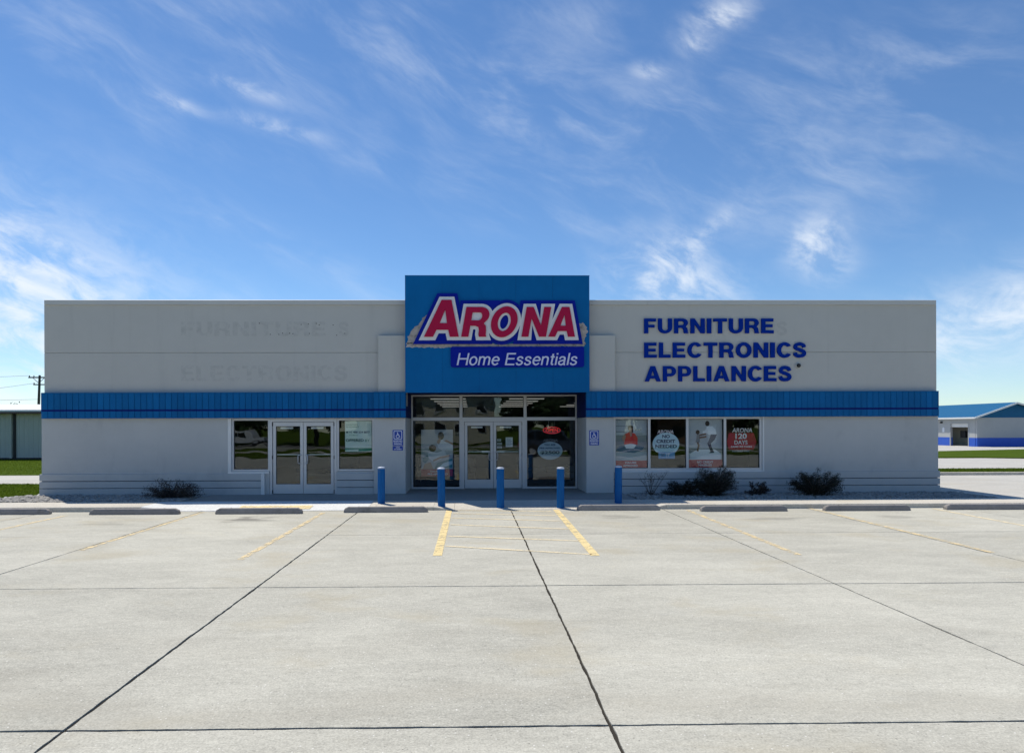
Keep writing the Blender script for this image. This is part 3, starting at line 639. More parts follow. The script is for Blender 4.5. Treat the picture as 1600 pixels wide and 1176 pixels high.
# entrance in the recess: side lights, transoms, doors
Y = 1.5
window(-1.87, -.345, .12, 2.255, Y, fw=.055); window(1.615, 3.21, .12, 2.255, Y, fw=.055)
for a, c in ((-1.864, -.35), (-.345, 1.612), (1.617, 3.198)): window(a, c, 2.257, 2.982, Y, fw=.042)
db = MB(); db.box(-.343, -.25, Y - .02, Y + .12, .12, 2.256); db.box(1.52, 1.613, Y - .02, Y + .12, .12, 2.256); db.box(-.25, 1.52, Y - .02, Y + .12, 2.17, 2.256); db.build('door_frame', M_ALU, store)
door(-.24, .632, .13, 2.16, Y + .01, 1, False, 1.245); door(.642, 1.51, .13, 2.16, Y + .01, -1, False, 1.245)

# old lettering still showing through the paint, left wall and behind the right-hand words
for word, x0, x1, z0, h in (('FURNITURE', -8.21, -4.15, 4.59, .40), ('ELECTRONICS', -8.21, -3.53, 3.325, .43)):
    for lp in word_layout(word, x0, x1, z0, h):
        vs, fs = fill(lp, .003); MB().add([(x, y - .004, z) for x, y, z in vs], fs).build('ghost_letter', M_GHOST, store)
vs, fs = fill(word_layout('S', 8.72, 9.02, 4.60, .40)[0], .003); MB().add([(x, y - .004, z) for x, y, z in vs], fs).build('ghost_letter', M_GHOST, store)
vs, fs = fill(word_layout('S', -3.78, -3.48, 4.59, .40)[0], .003); MB().add([(x, y - .004, z) for x, y, z in vs], fs).build('ghost_letter', M_GHOST, store)
hb = MB()
for k in range(14):
    x = random.uniform(-6.6, -3.45); z = random.choice((4.62, 4.66, 4.9, 4.94)) + random.uniform(-.015, .015); hb.flat(ell(x, z, .014, .014, n=8), -.006)
hb.build('anchor_hole', M_GASKET, store)

# ------------------------------------------------------------------ signs on the front
sign = thing('store_sign', 'large red ARONA letters with white outline and Home Essentials on blue sign box', 'sign', (.7, -.32, 3.7))
def shear_loops(loops, z0, k): return [[(x + (z - z0) * k, z) for x, z in lp] for lp in loops]
SH = .18
LET = [('A', -1.336, .965, 1.02), ('R', -.305, .70, .824), ('O', .455, .73, .824), ('N', 1.37, .685, .824), ('A', 2.115, .745, .824)]
for k, (c, x0, w, h) in enumerate(LET):
    gw, loops = glyph(c)
    sl = [[(x0 + px / gw * w + (pz * h) * SH, 4.508 + pz * h) for px, pz in lp] for lp in loops]
    if c == 'A':   # the italic capital leans: left leg long, right leg near upright
        sl = [[(x0 + px / gw * w + (pz * h) * SH * .80, 4.508 + pz * h) for px, pz in lp] for lp in loops]
    jy = (k % 2) * .003
    vs, fs = fill(sl, .05); MB().add([(x, y - .455, z) for x, y, z in vs], fs).build('letter', M_RED, sign)
    wl = [offset_loop(sl[0], .093)]
    if c == 'O': wl.append(offset_loop(sl[1], -.062))
    vs, fs = fill(wl, .03); MB().add([(x, y - .42 + jy, z) for x, y, z in vs], fs).build('letter_border', M_LWHITE, sign)
    outer = [p for p in sl[0]]
    if c == 'A': outer = [sl[0][0], sl[0][5], sl[0][6], sl[0][7]]
    if c in 'RN': xs_ = [p for p in sl[0]]; outer = [(x0, 4.508), (x0 + w, 4.508), (x0 + w + h * SH, 4.508 + h), (x0 + h * SH, 4.508 + h)]
    vs, fs = fill([offset_loop(outer, .195)], .045); MB().add([(x, y - .375 + k * .0025, z) for x, y, z in vs], fs).build('letter_backing', M_BACK, sign)
vs, fs = fill([rrect(-.60, 3.13, 3.665, 4.24, .06)], .04); MB().add([(x, y - .372, z) for x, y, z in vs], fs).build('tagline_backing', M_BACK, sign)
# slim oblique lettering of even stroke
def slim(ch):
    arch = [(.05, .48), (.09, .60), (.21, .68), (.34, .64), (.40, .50), (.40, .0)]
    if ch == 'H': return .74, [[(.05, 0), (.05, 1)], [(.69, 0), (.69, 1)], [(.05, .53), (.69, .53)]]
    if ch == 'E': return .66, [[(.05, 0), (.05, 1)], [(.05, .95), (.64, .95)], [(.05, .53), (.60, .53)], [(.05, .05), (.66, .05)]]
    if ch == 'o': return .56, [ell(.28, .36, .23, .325, 0, 361, 24)]
    if ch == 'm': return .83, [[(.05, 0), (.05, .72)], spline(arch), spline([(x + .36, z) for x, z in arch])]
    if ch == 'n': return .50, [[(.05, 0), (.05, .72)], spline([(x * 1.08, z) for x, z in arch])]
    if ch == 'e': return .54, [ell(.28, .36, .23, .325, 5, 325, 24), [(.06, .38), (.51, .38)]]
    if ch == 's': return .48, [spline([(.42, .52), (.36, .64), (.24, .68), (.11, .63), (.07, .52), (.14, .42), (.28, .36), (.40, .28), (.43, .17), (.36, .07), (.23, .03), (.09, .08), (.04, .20)])]
    if ch == 't': return .28, [spline([(.14, .93), (.14, .5), (.14, .16), (.18, .06), (.28, .04)]), [(0, .68), (.28, .68)]]
    if ch == 'i': return .12, [[(.06, 0), (.06, .72)], [(.06, .87), (.06, .99)]]
    if ch == 'l': return .12, [[(.06, 0), (.06, 1)]]
    if ch == 'a': return .53, [spline([(.06, .50), (.13, .64), (.26, .68), (.39, .62), (.43, .48), (.43, .12), (.47, .04), (.53, .04)]), spline([(.43, .42), (.26, .37), (.10, .31), (.05, .18), (.11, .07), (.24, .03), (.37, .10), (.43, .24)])]
    return .26, []
TW = 'Home Essentials'; tot = sum(slim(c)[0] + .105 for c in TW) - .105; zb_, ch_ = 3.725, .335; sx_ = (2.965 - .06 + .43) / tot; x_ = -.43
for c in TW:
    w_, sts = slim(c); b_ = MB()
    for q_, st in enumerate(sts):
        ol = [(x_ + px * sx_ + pz * ch_ * .20, zb_ + pz * ch_) for px, pz in stroke(st, .12)]
        vs, fs = fill([ol], .012); b_.add([(x, y - .386 - q_ * .0012, z) for x, y, z in vs], fs)
    if sts: b_.build('tagline_letter', M_TAG, sign)
    x_ += (w_ + .105) * sx_
# bare strips left by the former sign
def ragged(pts, amp, y, m, name, parent, dense=.05):
    out = []
    for a, b in zip(pts, pts[1:] + pts[:1]):
        a, b = Vector(a), Vector(b); n = max(2, int((b - a).length / dense))
        for i in range(n): p = a + (b - a) * i / n; out.append((p.x + random.uniform(-amp, amp), p.y + random.uniform(-amp, amp)))
    vs, fs = fill([out], .002); return MB().add([(x, yy + y, z) for x, yy, z in vs], fs).build(name, m, parent)
for pts, amp in (([(-1.84, 4.22), (3.14, 4.245), (3.18, 4.33), (.2, 4.32), (-1.0, 4.36), (-1.8, 4.36)], .022), ([(-1.84, 4.34), (-1.25, 4.36), (-1.05, 4.78), (-1.12, 5.18), (-1.36, 5.10), (-1.52, 4.86), (-1.72, 4.70)], .04),
                 ([(2.95, 4.3), (3.16, 4.3), (3.18, 4.55), (3.25, 4.72), (3.14, 4.90), (2.98, 4.93)], .035), ([(-.98, 4.30), (-.86, 4.30), (-.86, 4.52), (-.96, 4.5)], .02)):
    ragged(pts, amp, -.3235, M_SCRAPE, 'bare_strip', box)

for word, x0, x1, z0, h, lab in (('FURNITURE', 4.898, 8.614, 4.653, .42, 'dark blue FURNITURE letters, top row on right upper wall'),
                                 ('ELECTRONICS', 4.898, 9.553, 3.959, .428, 'dark blue ELECTRONICS letters, middle row on right upper wall'),
                                 ('APPLIANCES', 4.912, 9.126, 3.283, .435, 'dark blue APPLIANCES letters, bottom row on right upper wall')):
    t = thing('wall_lettering', lab, 'lettering', ((x0 + x1) / 2, 0, z0), 'blue words on the right wall')
    for lp in word_layout(word, x0, x1, z0, h):
        vs, fs = fill(lp, .045); MB().add([(x, y - .052, z) for x, y, z in vs], fs).build('letter', M_LBLUE, t)
dome = thing('wall_camera', 'small round black camera dome on wall right of the word APPLIANCES', 'camera', (9.33, -.01, 3.735))
dm = MB(); dm.lathe(0, 0, [(.085, 0), (.085, .025), (.07, .035)], 20); dm.v = [(9.33 + x, -.001 - z, 3.735 + y) for x, y, z in dm.v]; dm.build('base_ring', M_WALLU, dome, smooth=False)
dm = MB(); dm.lathe(0, 0, [(.06, .03), (.058, .05), (.045, .08), (.02, .097)], 20); dm.v = [(9.33 + x, -.001 - z, 3.735 + y) for x, y, z in dm.v]; dm.build('lens_dome', mat('black plastic', (.012, .012, .014), .25), dome, smooth=True)

# accessible parking plates on the pillars
def wheelchair(b, cx, cz, s, y, m):
    b.flat(ell(cx - .04 * s, cz + .36 * s, .075 * s, .075 * s, n=12), y, m)
    b.flat(stroke([(cx - .04 * s, cz + .27 * s), (cx - .02 * s, cz + .0 * s)], .11 * s), y, m)
    b.flat(stroke([(cx - .02 * s, cz + .03 * s), (cx + .16 * s, cz + .03 * s)], .08 * s), y - .0006, m)
    b.flat(stroke([(cx + .14 * s, cz + .05 * s), (cx + .26 * s, cz - .24 * s), (cx + .34 * s, cz - .21 * s)], .07 * s), y - .0012, m)
    b.flat(stroke([(cx - .03 * s, cz + .13 * s), (cx + .16 * s, cz + .13 * s)], .06 * s), y - .0006, m)
    b.flat(stroke(ell(cx - .02 * s, cz - .12 * s, .22 * s, .22 * s, 120, 350, 18), .07 * s), y - .0018, m)
def plate(x0, x1, z0, z1, lab, extra):
    t = thing('parking_plate', lab, 'sign', ((x0 + x1) / 2, -.131, z0), 'blue accessible parking plates')
    y = -.136; vs, fs = fill([rrect(x0, x1, z0, z1, .015)], .004); MB().add([(a, q - .1355, c) for a, q, c in vs], fs).build('plate', M_SIGNB, t)
    b = MB(); w = x1 - x0; zc = z1 - w * .48; s = w
    vs, fs = fill([rrect(x0 + w * .1, x1 - w * .1, zc - w * .40, zc + w * .40, .03), rrect(x0 + w * .155, x1 - w * .155, zc - w * .345, zc + w * .345, .022)], .001); b.add([(a, q - .1375, c) for a, q, c in vs], fs)
    wheelchair(b, (x0 + x1) / 2, zc - .01, s * .70, -.1372, 0)
    h = (zc - w * .44 - z0)
    b.add(*text('RESERVED', x0 + .025, x1 - .025, z0 + h * .58, z0 + h * .92, -.1375, bold=.02)); b.add(*text('PARKING', x0 + .04, x1 - .04, z0 + h * .12, z0 + h * .46, -.1375, bold=.02))
    b.build('plate_print', M_PLATEW, t)
    if extra:
        a, c, e, g = extra; vs, fs = fill([rrect(a, c, e, g, .012)], .004); MB().add([(p, q - .1355, r) for p, q, r in vs], fs).build('plate', M_SIGNB, t)
        b = MB(); b.add(*text('VAN', a + .09, c - .09, e + .07, g - .018, -.1375, bold=.02)); b.add(*text('ACCESSIBLE', a + .04, c - .04, e + .02, e + .055, -.1375, bold=.02)); b.build('plate_print', M_PLATEW, t)
plate(-2.248, -1.952, 1.486, 1.926, 'blue wheelchair parking sign with second plate below, on left pillar', (-2.248, -1.958, 1.348, 1.474))
plate(3.304, 3.585, 1.474, 1.901, 'single blue wheelchair parking sign on right pillar beside entrance', None)

# ------------------------------------------------------------------ posters and signs behind the glass
SKIN = prt('skin', (.42, .25, .18)); SKIND = prt('brown skin', (.16, .085, .055)); HAIR = prt('dark hair', (.035, .025, .02)); PW = prt('white', (.74, .74, .74)); PG = prt('pale grey', (.46, .48, .49))
PMG = prt('mid grey', (.24, .25, .26)); PRED = prt('banner red', (.40, .003, .03)); PTOP = prt('top red', (.70, .04, .04)); PJ = prt('denim', (.07, .13, .22)); PN = prt('navy', (.015, .022, .06)); PDC = prt('pale cyan', (.50, .68, .74)); PDT = prt('dark text', (.02, .05, .12)); PLB = prt('light blue', (.13, .32, .55)); PGR = prt('green text', (.03, .22, .16)); PMINT = prt('mint paper', (.60, .70, .62)); PTEAL = prt('teal', (.07, .25, .28))
class Poster:
    def __init__(s, y): s.b = MB(); s.y = y; s.m = []; s.k = 0
    def idx(s, m):
        if m not in s.m: s.m.append(m)
        return s.m.index(m)
    def sh(s, poly, m): s.k += 1; vs, fs = fill([poly], 0) if len(poly) > 4 else ([(x, 0, z) for x, z in poly], [tuple(range(len(poly)))]); s.b.add([(x, s.y - s.k * .0008, z) for x, _, z in vs], fs, s.idx(m)); return s
    def tx(s, body, x0, x1, z0, z1, m, bold=.02, shear=0): s.k += 1; vs, fs = text(body, x0, x1, z0, z1, 0, bold=bold, shear=shear); s.b.add([(x, s.y - s.k * .0008, z) for x, _, z in vs], fs, s.idx(m)); return s
    def done(s, name, lab, cat, group=None): o = s.b.build(name, s.m); return tag(o, lab, cat, group)
YP = .085
def lx(p, x0, x1, z0, z1): return [(x0 + a * (x1 - x0), z0 + b * (z1 - z0)) for a, b in p]
# woman sitting cross-legged
x0, x1, z0, z1 = 4.09, 5.0, .825, 2.20
p = Poster(YP); q = lambda pts: lx(pts, x0, x1, z0, z1)
p.sh(rect(x0, x1, z0, z1), PG); p.sh(q(rect(0, 1, .3, .68)), PMG); p.sh(q(rect(.02, .58, .74, .76)), PMG); p.sh(q(rect(.02, .58, .86, .875)), PMG); p.sh(q(rect(.56, .6, .62, .9)), PW); p.sh(q(rect(.62, .82, .78, .80)), PMG); p.sh(q(rect(.64, .86, .70, .715)), PMG); p.sh(q(rect(0, 1, .155, .33)), PG)
p.sh(q([(.02, .36), (.12, .45), (.32, .46), (.55, .43), (.72, .46), (.92, .44), (.84, .36), (.6, .31), (.35, .32), (.16, .33)]), PJ); p.sh(q([(.28, .47), (.34, .40), (.58, .40), (.66, .47), (.48, .52)]), PW)
p.sh(q([(.28, .48), (.26, .60), (.30, .70), (.44, .74), (.62, .71), (.70, .62), (.70, .48), (.5, .5)]), PTOP); p.sh(q(ell(.49, .80, .07, .055)), SKIN); p.sh(q([(.40, .78), (.40, .86), (.47, .89), (.56, .86), (.57, .72), (.53, .74), (.53, .82), (.44, .83)]), HAIR); p.sh(q([(.44, .75), (.48, .64), (.52, .66), (.53, .76)]), SKIN); p.sh(q([(.28, .52), (.20, .62), (.30, .71), (.33, .66)]), SKIN)
p.sh(q(rect(0, 1, 0, .15)), PRED); p.tx('YOU ARE', x0 + .26, x0 + .60, z0 + .118, z0 + .178, PW); p.tx('APPROVED', x0 + .22, x0 + .64, z0 + .03, z0 + .09, PW)
p.done('poster', 'window poster of woman in red top sitting cross-legged, YOU ARE APPROVED banner', 'poster', 'posters in the shop window')
# no credit needed decal
p = Poster(YP); cx, cz = 5.545, 1.50
p.tx('ARONA', 5.30, 5.76, 1.80, 1.90, PRED, .03, .15); p.tx('ARONA', 5.295, 5.765, 1.797, 1.903, PW, .012, .15)
p.sh([(a, max(b, 1.27)) for a, b in ell(cx, cz, .385, .325, n=40)], PDC); p.sh([(5.33, 1.08), (5.80, 1.08), (5.80, 1.275), (5.33, 1.275)], PLB)
p.tx('NO', 5.44, 5.66, 1.67, 1.77, PDT, .04); p.tx('CREDIT', 5.27, 5.81, 1.53, 1.63, PDT, .04); p.tx('NEEDED', 5.24, 5.86, 1.385, 1.485, PDT, .04); p.tx('GET', 5.40, 5.52, 1.15, 1.23, PDT); p.tx('IT', 5.56, 5.66, 1.13, 1.23, PW)
p.done('window_decal', 'pale round decal reading NO CREDIT NEEDED in shop window', 'decal', 'decals on the glass')
# child and adult jumping on a bed
x0, x1, z0, z1 = 6.20, 7.165, .825, 2.20
p = Poster(YP); q = lambda pts: lx(pts, x0, x1, z0, z1)
p.sh(rect(x0, x1, z0, z1), PG); p.sh(q(rect(0, 1, .3, .4)), PMG); p.sh(q([(.04, .16), (.04, .29), (.22, .36), (.3, .38), (.78, .38), (.96, .29), (.96, .16)]), PW)
p.sh(q(ell(.56, .915, .065, .055)), HAIR); p.sh(q([(.55, .86), (.50, .78), (.52, .72), (.62, .68), (.84, .67), (.80, .80), (.70, .86)]), PW); p.sh(q(stroke([(.60, .80), (.50, .74), (.42, .72)], .07)), PW); p.sh(q([(.66, .69), (.85, .69), (.78, .58), (.66, .50), (.69, .42), (.76, .32), (.66, .31), (.56, .50), (.62, .60)]), PN); p.sh(q([(.60, .30), (.76, .305), (.74, .335), (.66, .33)]), PN)
p.sh(q(ell(.27, .735, .06, .045)), HAIR); p.sh(q([(.24, .69), (.33, .69), (.34, .60), (.33, .52), (.20, .52), (.23, .60)]), PMG); p.sh(q(stroke([(.32, .67), (.44, .69), (.52, .70)], .032)), SKIND); p.sh(q(stroke([(.32, .62), (.44, .63), (.53, .645)], .032)), SKIND); p.sh(q(stroke([(.26, .53), (.30, .46), (.26, .34)], .055)), SKIND)
p.sh(q(rect(0, 1, 0, .165)), PRED); p.tx('NO CREDIT', x0 + .24, x0 + .70, z0 + .125, z0 + .185, PW); p.tx('HASSLES', x0 + .28, x0 + .66, z0 + .04, z0 + .10, PW)
p.done('poster', 'window poster of child and adult bouncing on a bed, NO CREDIT HASSLES banner', 'poster', 'posters in the shop window')
# 120 days decal
p = Poster(YP)
p.tx('ARONA', 7.46, 8.03, 1.83, 1.95, PRED, .03, .15); p.tx('ARONA', 7.455, 8.035, 1.827, 1.953, PW, .012, .15)
p.sh([(7.36, 1.33), (8.08, 1.33), (8.16, 1.56), (8.08, 1.81), (7.36, 1.81), (7.30, 1.56)], prt('deep red', (.40, .006, .03))); p.tx('120', 7.55, 7.88, 1.64, 1.80, PW, .03); p.tx('DAYS', 7.52, 7.90, 1.48, 1.60, PW, .02); p.tx('SAME AS CASH', 7.42, 8.02, 1.39, 1.44, PW); p.tx('INTEREST FREE', 7.46, 7.96, 1.27, 1.30, PW, .01)
p.done('window_decal', 'dark red decal reading 120 DAYS SAME AS CASH in shop window', 'decal', 'decals on the glass')
# leasing sheet, left shopfront
x0, x1, z0, z1 = -3.625, -2.87, 1.31, 2.195
p = Poster(.105); q = lambda pts: lx(pts, x0, x1, z0, z1)
p.sh(rect(x0, x1, z0, z1), PMINT); p.sh(q(rect(0, 1, 0, .10)), PMINT); p.sh(q([(.0, .055), (.5, .075), (.5, .02), (1, .02), (1, .12), (.4, .12), (0, .13)]), PGR)
p.tx('CONDITIONS', x0 + .03, x0 + .36, z1 - .135, z1 - .10, PGR, .02); p.tx('OF OCCUPANCY', x0 + .03, x0 + .40, z1 - .20, z1 - .16, PGR, .02); p.tx('M +1 400 334 8877', x0 + .03, x0 + .70, z1 - .36, z1 - .30, PDT, .02); p.tx('T +1 400 334', x0 + .11, x0 + .36, z1 - .43, z1 - .40, PGR, .01)
p.tx('OFFERED', x0 + .02, x0 + .53, z1 - .60, z1 - .52, prt('dark green', (.02, .09, .09)), .03); p.tx('BY', x0 + .57, x0 + .70, z1 - .60, z1 - .53, PGR, .01)
p.done('leasing_sheet', 'pale green notice sheet reading OFFERED BY in window right of left doors', 'notice')
# couple poster by the entrance
x0, x1, z0, z1 = -1.572, -.60, .50, 1.927; YE = 1.58
p = Poster(YE); q = lambda pts: lx(pts, x0, x1, z0, z1)
p.sh(rect(x0, x1, z0, z1), PG); p.sh(q([(.5, 1), (.5, .7), (.75, .62), (1, .65), (1, 1)]), PG); p.sh(q([(.50, .75), (.62, .82), (.80, .72), (1, .70), (1, .55), (.66, .55), (.52, .62)]), PW); p.sh(q(ell(.62, .865, .10, .085)), HAIR); p.sh(q([(.52, .78), (.49, .72), (.56, .68), (.62, .76), (.6, .82)]), SKIN); p.sh(q([(.70, .76), (.84, .72), (1.0, .67), (1.0, .71), (.8, .78)]), SKIN)
p.sh(q(ell(.36, .60, .115, .075)), SKIND); p.sh(q([(.26, .57), (.25, .64), (.33, .68), (.44, .66), (.36, .64), (.31, .60)]), HAIR); p.sh(q([(.2, .50), (.30, .53), (.5, .5), (.72, .56), (.8, .46), (.66, .38), (.42, .30), (.24, .38)]), PW); p.sh(q([(.05, .40), (.2, .45), (.24, .36), (.14, .28), (.04, .32)]), PTEAL); p.sh(q(stroke([(.38, .33), (.6, .40), (.9, .44)], .045)), SKIN); p.sh(q([(.42, .16), (.5, .28), (.75, .34), (.98, .38), (.98, .18)]), PTEAL); p.sh(q([(.55, .19), (.7, .28), (.98, .33), (.98, .26), (.75, .2)]), PDC); p.sh(q([(.04, .16), (.12, .27), (.3, .30), (.38, .16)]), SKIN)
p.sh(q(rect(0, 1, 0, .155)), PRED); p.tx('YOU ARE', x0 + .26, x0 + .56, z0 + .125, z0 + .18, PW); p.tx('PRE-APPROVED', x0 + .20, x0 + .80, z0 + .04, z0 + .095, PW)
p.done('poster', 'large poster of a reclining couple with red banner, left of the entrance doors', 'poster', 'posters in the shop window')
# round approved decal
p = Poster(YE); cx, cz = 2.385, 1.27
p.tx('ARONA', 2.17, 2.62, 1.545, 1.63, PMG, .02, .15); p.sh(ell(cx, cz, .385, .275, n=40), prt('cool pale', (.44, .58, .64))); p.tx('YOU ARE', 2.20, 2.55, 1.42, 1.48, PDT, .03); p.tx('PRE-APPROVED', 2.06, 2.70, 1.325, 1.375, PDT, .03); p.tx('$2500', 2.09, 2.68, 1.15, 1.27, PDT, .04)
p.done('window_decal', 'round decal reading $2500 in glass right of the entrance doors', 'decal', 'decals on the glass')
p = Poster(1.558); p.sh(rect(1.02, 1.235, 1.39, 1.685), PW)
for k in range(6): p.sh(rect(1.045, 1.21 - .03 * (k % 2), 1.64 - k * .04, 1.652 - k * .04), PMG)
p.done('paper_notice', 'white paper notice taped to the right entrance door', 'notice')
for k, (z, w_, lab) in enumerate(((1.60, .12, 'uppermost small sticker beside the paper notice on entrance door'), (1.49, .15, 'middle small sticker beside the paper notice on entrance door'), (1.38, .15, 'lowest small sticker beside the paper notice on entrance door'))):
    p = Poster(1.558); p.sh(rect(.755, .755 + w_, z - .035, z + .035), PG); p.sh(rect(.775, .735 + w_, z - .01, z + .012), PMG); p.done('door_sticker', lab, 'sticker', 'stickers on the entrance door')
# neon open sign
op = thing('open_sign', 'red neon OPEN sign hanging in glass right of entrance doors', 'sign', (2.447, 1.66, 1.80))
M_NEON = mat('red neon tube', (.4, .02, .02), .4, emit=(1, .03, .04, 0.65)); M_NEOND = mat('sign back plate', (.015, .012, .014), .5)
vs, fs = fill([ell(2.447, 1.897, .285, .115, n=32)], .015); MB().add([(x, y + 1.665, z) for x, y, z in vs], fs).build('back_plate', M_NEOND, op)
rg = MB(); rp = [(x, 1.645, z) for x, z in ell(2.447, 1.897, .265, .098, n=32)]; rg.path(rp + [rp[0]], .006, 6); rg.build('neon_ring', M_NEON, op)
tv, tf = text('OPEN', 2.26, 2.635, 1.845, 1.95, 1.655, bold=.0); MB().add(tv, tf).build('neon_letters', M_NEON, op)
ch = MB(); ch.tube((2.35, 1.66, 1.99), (2.35, 1.66, 2.20), .003, n=5); ch.tube((2.54, 1.66, 1.99), (2.54, 1.66, 2.20), .003, n=5); ch.build('chain', M_STEEL, op)

# inside: ceiling lights, sofa, bed, counter
tl = None
for ix, x in enumerate((-9.5, -6.5, -3.5, -.8, 1.8, 4.6, 7.6, 10.6)):
    for iy, y in enumerate((3.2, 5.4, 7.6, 9.8, 12.0)):
        if tl is None:
            tl = thing('ceiling_light', 'fluorescent strip light on the showroom ceiling', 'light', (x, y, 2.995), 'ceiling lights in the showroom')
            hs_ = B(x - .62, x + .62, y - .05, y + .05, 2.955, 2.998).build('housing', M_CEIL, tl); tb = MB().tube((x - .58, y, 2.93), (x + .58, y, 2.93), .013).build('tube', M_LAMP, tl)
        else:
            c = tl.copy(); COL.objects.link(c); c.location = (x, y, 2.995)
            for chd in (hs_, tb): g = chd.copy(); COL.objects.link(g); g.parent = c
def sofa(x, y, lab, m):
    t = thing('sofa', lab, 'sofa', (x, y, .116), 'furniture in the showroom')
    B(x - 1, x + 1, y - .45, y + .45, .2, .42).build('base', m, t, bevel=.03); B(x - 1, x + 1, y + .25, y + .45, .42, .95).build('backrest', m, t, bevel=.05)
    for s in (-1, 1): B(x + s * .9 - .12, x + s * .9 + .12, y - .45, y + .24, .42, .66).build('armrest', m, t, bevel=.04)
    for s in (-1, 1): B(x + s * .38 - .37, x + s * .38 + .37, y - .44, y + .24, .42, .56).build('cushion', m, t, bevel=.04)
    for s in (-1, 1):
        for u in (-.38, .38): B(x + s * .9 - .03, x + s * .9 + .03, y + u - .03, y + u + .03, .118, .2).build('leg', M_BARK, t)
sofa(-.9, 4.6, 'brown sofa inside behind left entrance door', mat('brown fabric', (.12, .09, .07), .9)); sofa(2.6, 5.0, 'grey sofa inside behind right entrance glass', mat('grey fabric', (.15, .15, .16), .9)); sofa(-5.0, 4.4, 'dark sofa inside behind left pair of doors', mat('dark fabric', (.06, .06, .07), .9))

# ------------------------------------------------------------------ bollards, wheel stops
for k, (x, y, zb, lab) in enumerate(((-2.277, -2.34, .08, 'leftmost blue bollard, beside the left pillar'), (-.758, -2.72, .03, 'second blue bollard from the left, in front of couple poster'), (.681, -2.72, .02, 'middle blue bollard in front of the entrance doors'),
                          (2.147, -2.78, .02, 'fourth blue bollard from the left, in front of round decal'), (3.678, -2.24, .04, 'rightmost blue bollard, beside the right pillar'))):
    t = thing('bollard', lab, 'bollard', (x, y, zb), 'blue bollards before the entrance')
    tilt = (0.0, -.012, 0, .004, .006)[k]
    MB().lathe(x, y, [(.092, zb - .03), (.092, .98), (.0925, .985)], 24).build('post', M_BOLL, t, smooth=False).rotation_euler = (0, tilt, 0)
    MB().lathe(x, y, [(.094, .975), (.095, .988), (.088, 1.004), (.06, 1.016), (.02, 1.02)], 24).build('cap', M_BOLLT, t, smooth=True).rotation_euler = (0, tilt, 0)
for k, (a, b, y, lab) in enumerate(((-11.86, -9.85, -3.43, 'concrete wheel stop at the far left, cut by the picture edge'), (-8.86, -6.81, -3.54, 'concrete wheel stop second from the left'), (-5.97, -3.97, -3.53, 'concrete wheel stop in front of the left double doors'), (-3.03, -1.06, -3.37, 'concrete wheel stop in front of the leftmost bollard'),
                         (2.50, 4.48, -3.22, 'concrete wheel stop in front of the rightmost bollard'), (5.37, 7.41, -3.52, 'concrete wheel stop in front of the large dark shrub'), (8.30, 10.34, -3.52, 'concrete wheel stop in front of the round shrub'), (11.28, 13.45, -3.40, 'concrete wheel stop at the far right'))):
    t = thing('wheel_stop', lab, 'wheel stop', ((a + b) / 2, y, 0), 'wheel stops along the walk')
    b_ = MB(); h = .135; nose = .10; prof = [(-.085, .004), (-.075, .075), (-.055, h - .012), (-.03, h), (.03, h), (.055, h - .012), (.075, .075), (.085, .004)]
    vs = []; n = len(prof); sec = ((a, .82, .45), (a + .02, .96, .72), (a + nose, 1, 1), (b - nose, 1, 1), (b - .02, .96, .72), (b, .82, .45))
    for (x, sy, sz) in sec: vs += [(x, y + .085 + py * sy, max(pz * sz, .004)) for py, pz in prof]
    fs = [(i + r * n, (i + 1) % n + r * n, (i + 1) % n + (r + 1) * n, i + (r + 1) * n) for r in range(len(sec) - 1) for i in range(n)] + [tuple(range(n)), tuple(range(5 * n, 6 * n))]
    b_.add(vs, fs).build('block', M_STOP, t)
    for x in (a + .35, b - .35): MB().lathe(x, y + .085, [(.014, h - .005), (.014, h + .006), (.008, h + .008)], 10).build('anchor_pin', M_WIRE, t)

# ------------------------------------------------------------------ stones, shrubs, grass
ICO = None
def ico():
    global ICO
    if ICO is None:
        bm = bmesh.new(); bmesh.ops.create_icosphere(bm, subdivisions=1, radius=1); ICO = (np.array([v.co[:] for v in bm.verts]), np.array([[v.index for v in f.verts] for f in bm.faces])); bm.free()
        bm = None
    return ICO
def np_mesh(name, V, F, m, parent=None):
    me = bpy.data.meshes.new(name); me.from_pydata(V.tolist(), [], F.tolist()); me.materials.append(m)
    o = bpy.data.objects.new(name, me); COL.objects.link(o)
    if parent: o.parent = parent; o.location = -Vector(ORG[parent.name])
    return o
def stones(name, n, x0, x1, y0, y1, z, r0, r1, m, label, keep=None):
    v0, f0 = ico(); V = []; F = []; k = 0
    while k < n:
        x, y = rng.uniform(x0, x1), rng.uniform(y0, y1)
        if keep and not keep(x, y): k += 1; continue
        r = rng.uniform(r0, r1); s = np.array([rng.uniform(.8, 1.4), rng.uniform(.7, 1.1), rng.uniform(.45, .8)]) * r; a = rng.uniform(0, 6.28)
        P = v0 * rng.uniform(.82, 1.15, (len(v0), 1)) * s; c, sn = math.cos(a), math.sin(a); P = P @ np.array([[c, sn, 0], [-sn, c, 0], [0, 0, 1]])
        F.append(f0 + len(V) * len(v0)); V.append(P + [x, y, z + rng.uniform(0, r * .5)]); k += 1
    o = np_mesh(name, np.concatenate(V), np.concatenate(F), m); return stuff(o, label, 'stones')
stones('gravel_left', 2600, -12.55, -7.5, -1.78, -.1, .09, .03, .075, M_ROCK, 'dark river stones along foot of left wall', lambda x, y: y < -.9 + (-7.4 - x) * 1.2 or x < -8.2)
stones('gravel_right', 4200, 4.35, 13.8, -1.76, -.1, .09, .022, .06, M_ROCK, 'dark river stones along foot of right wall')
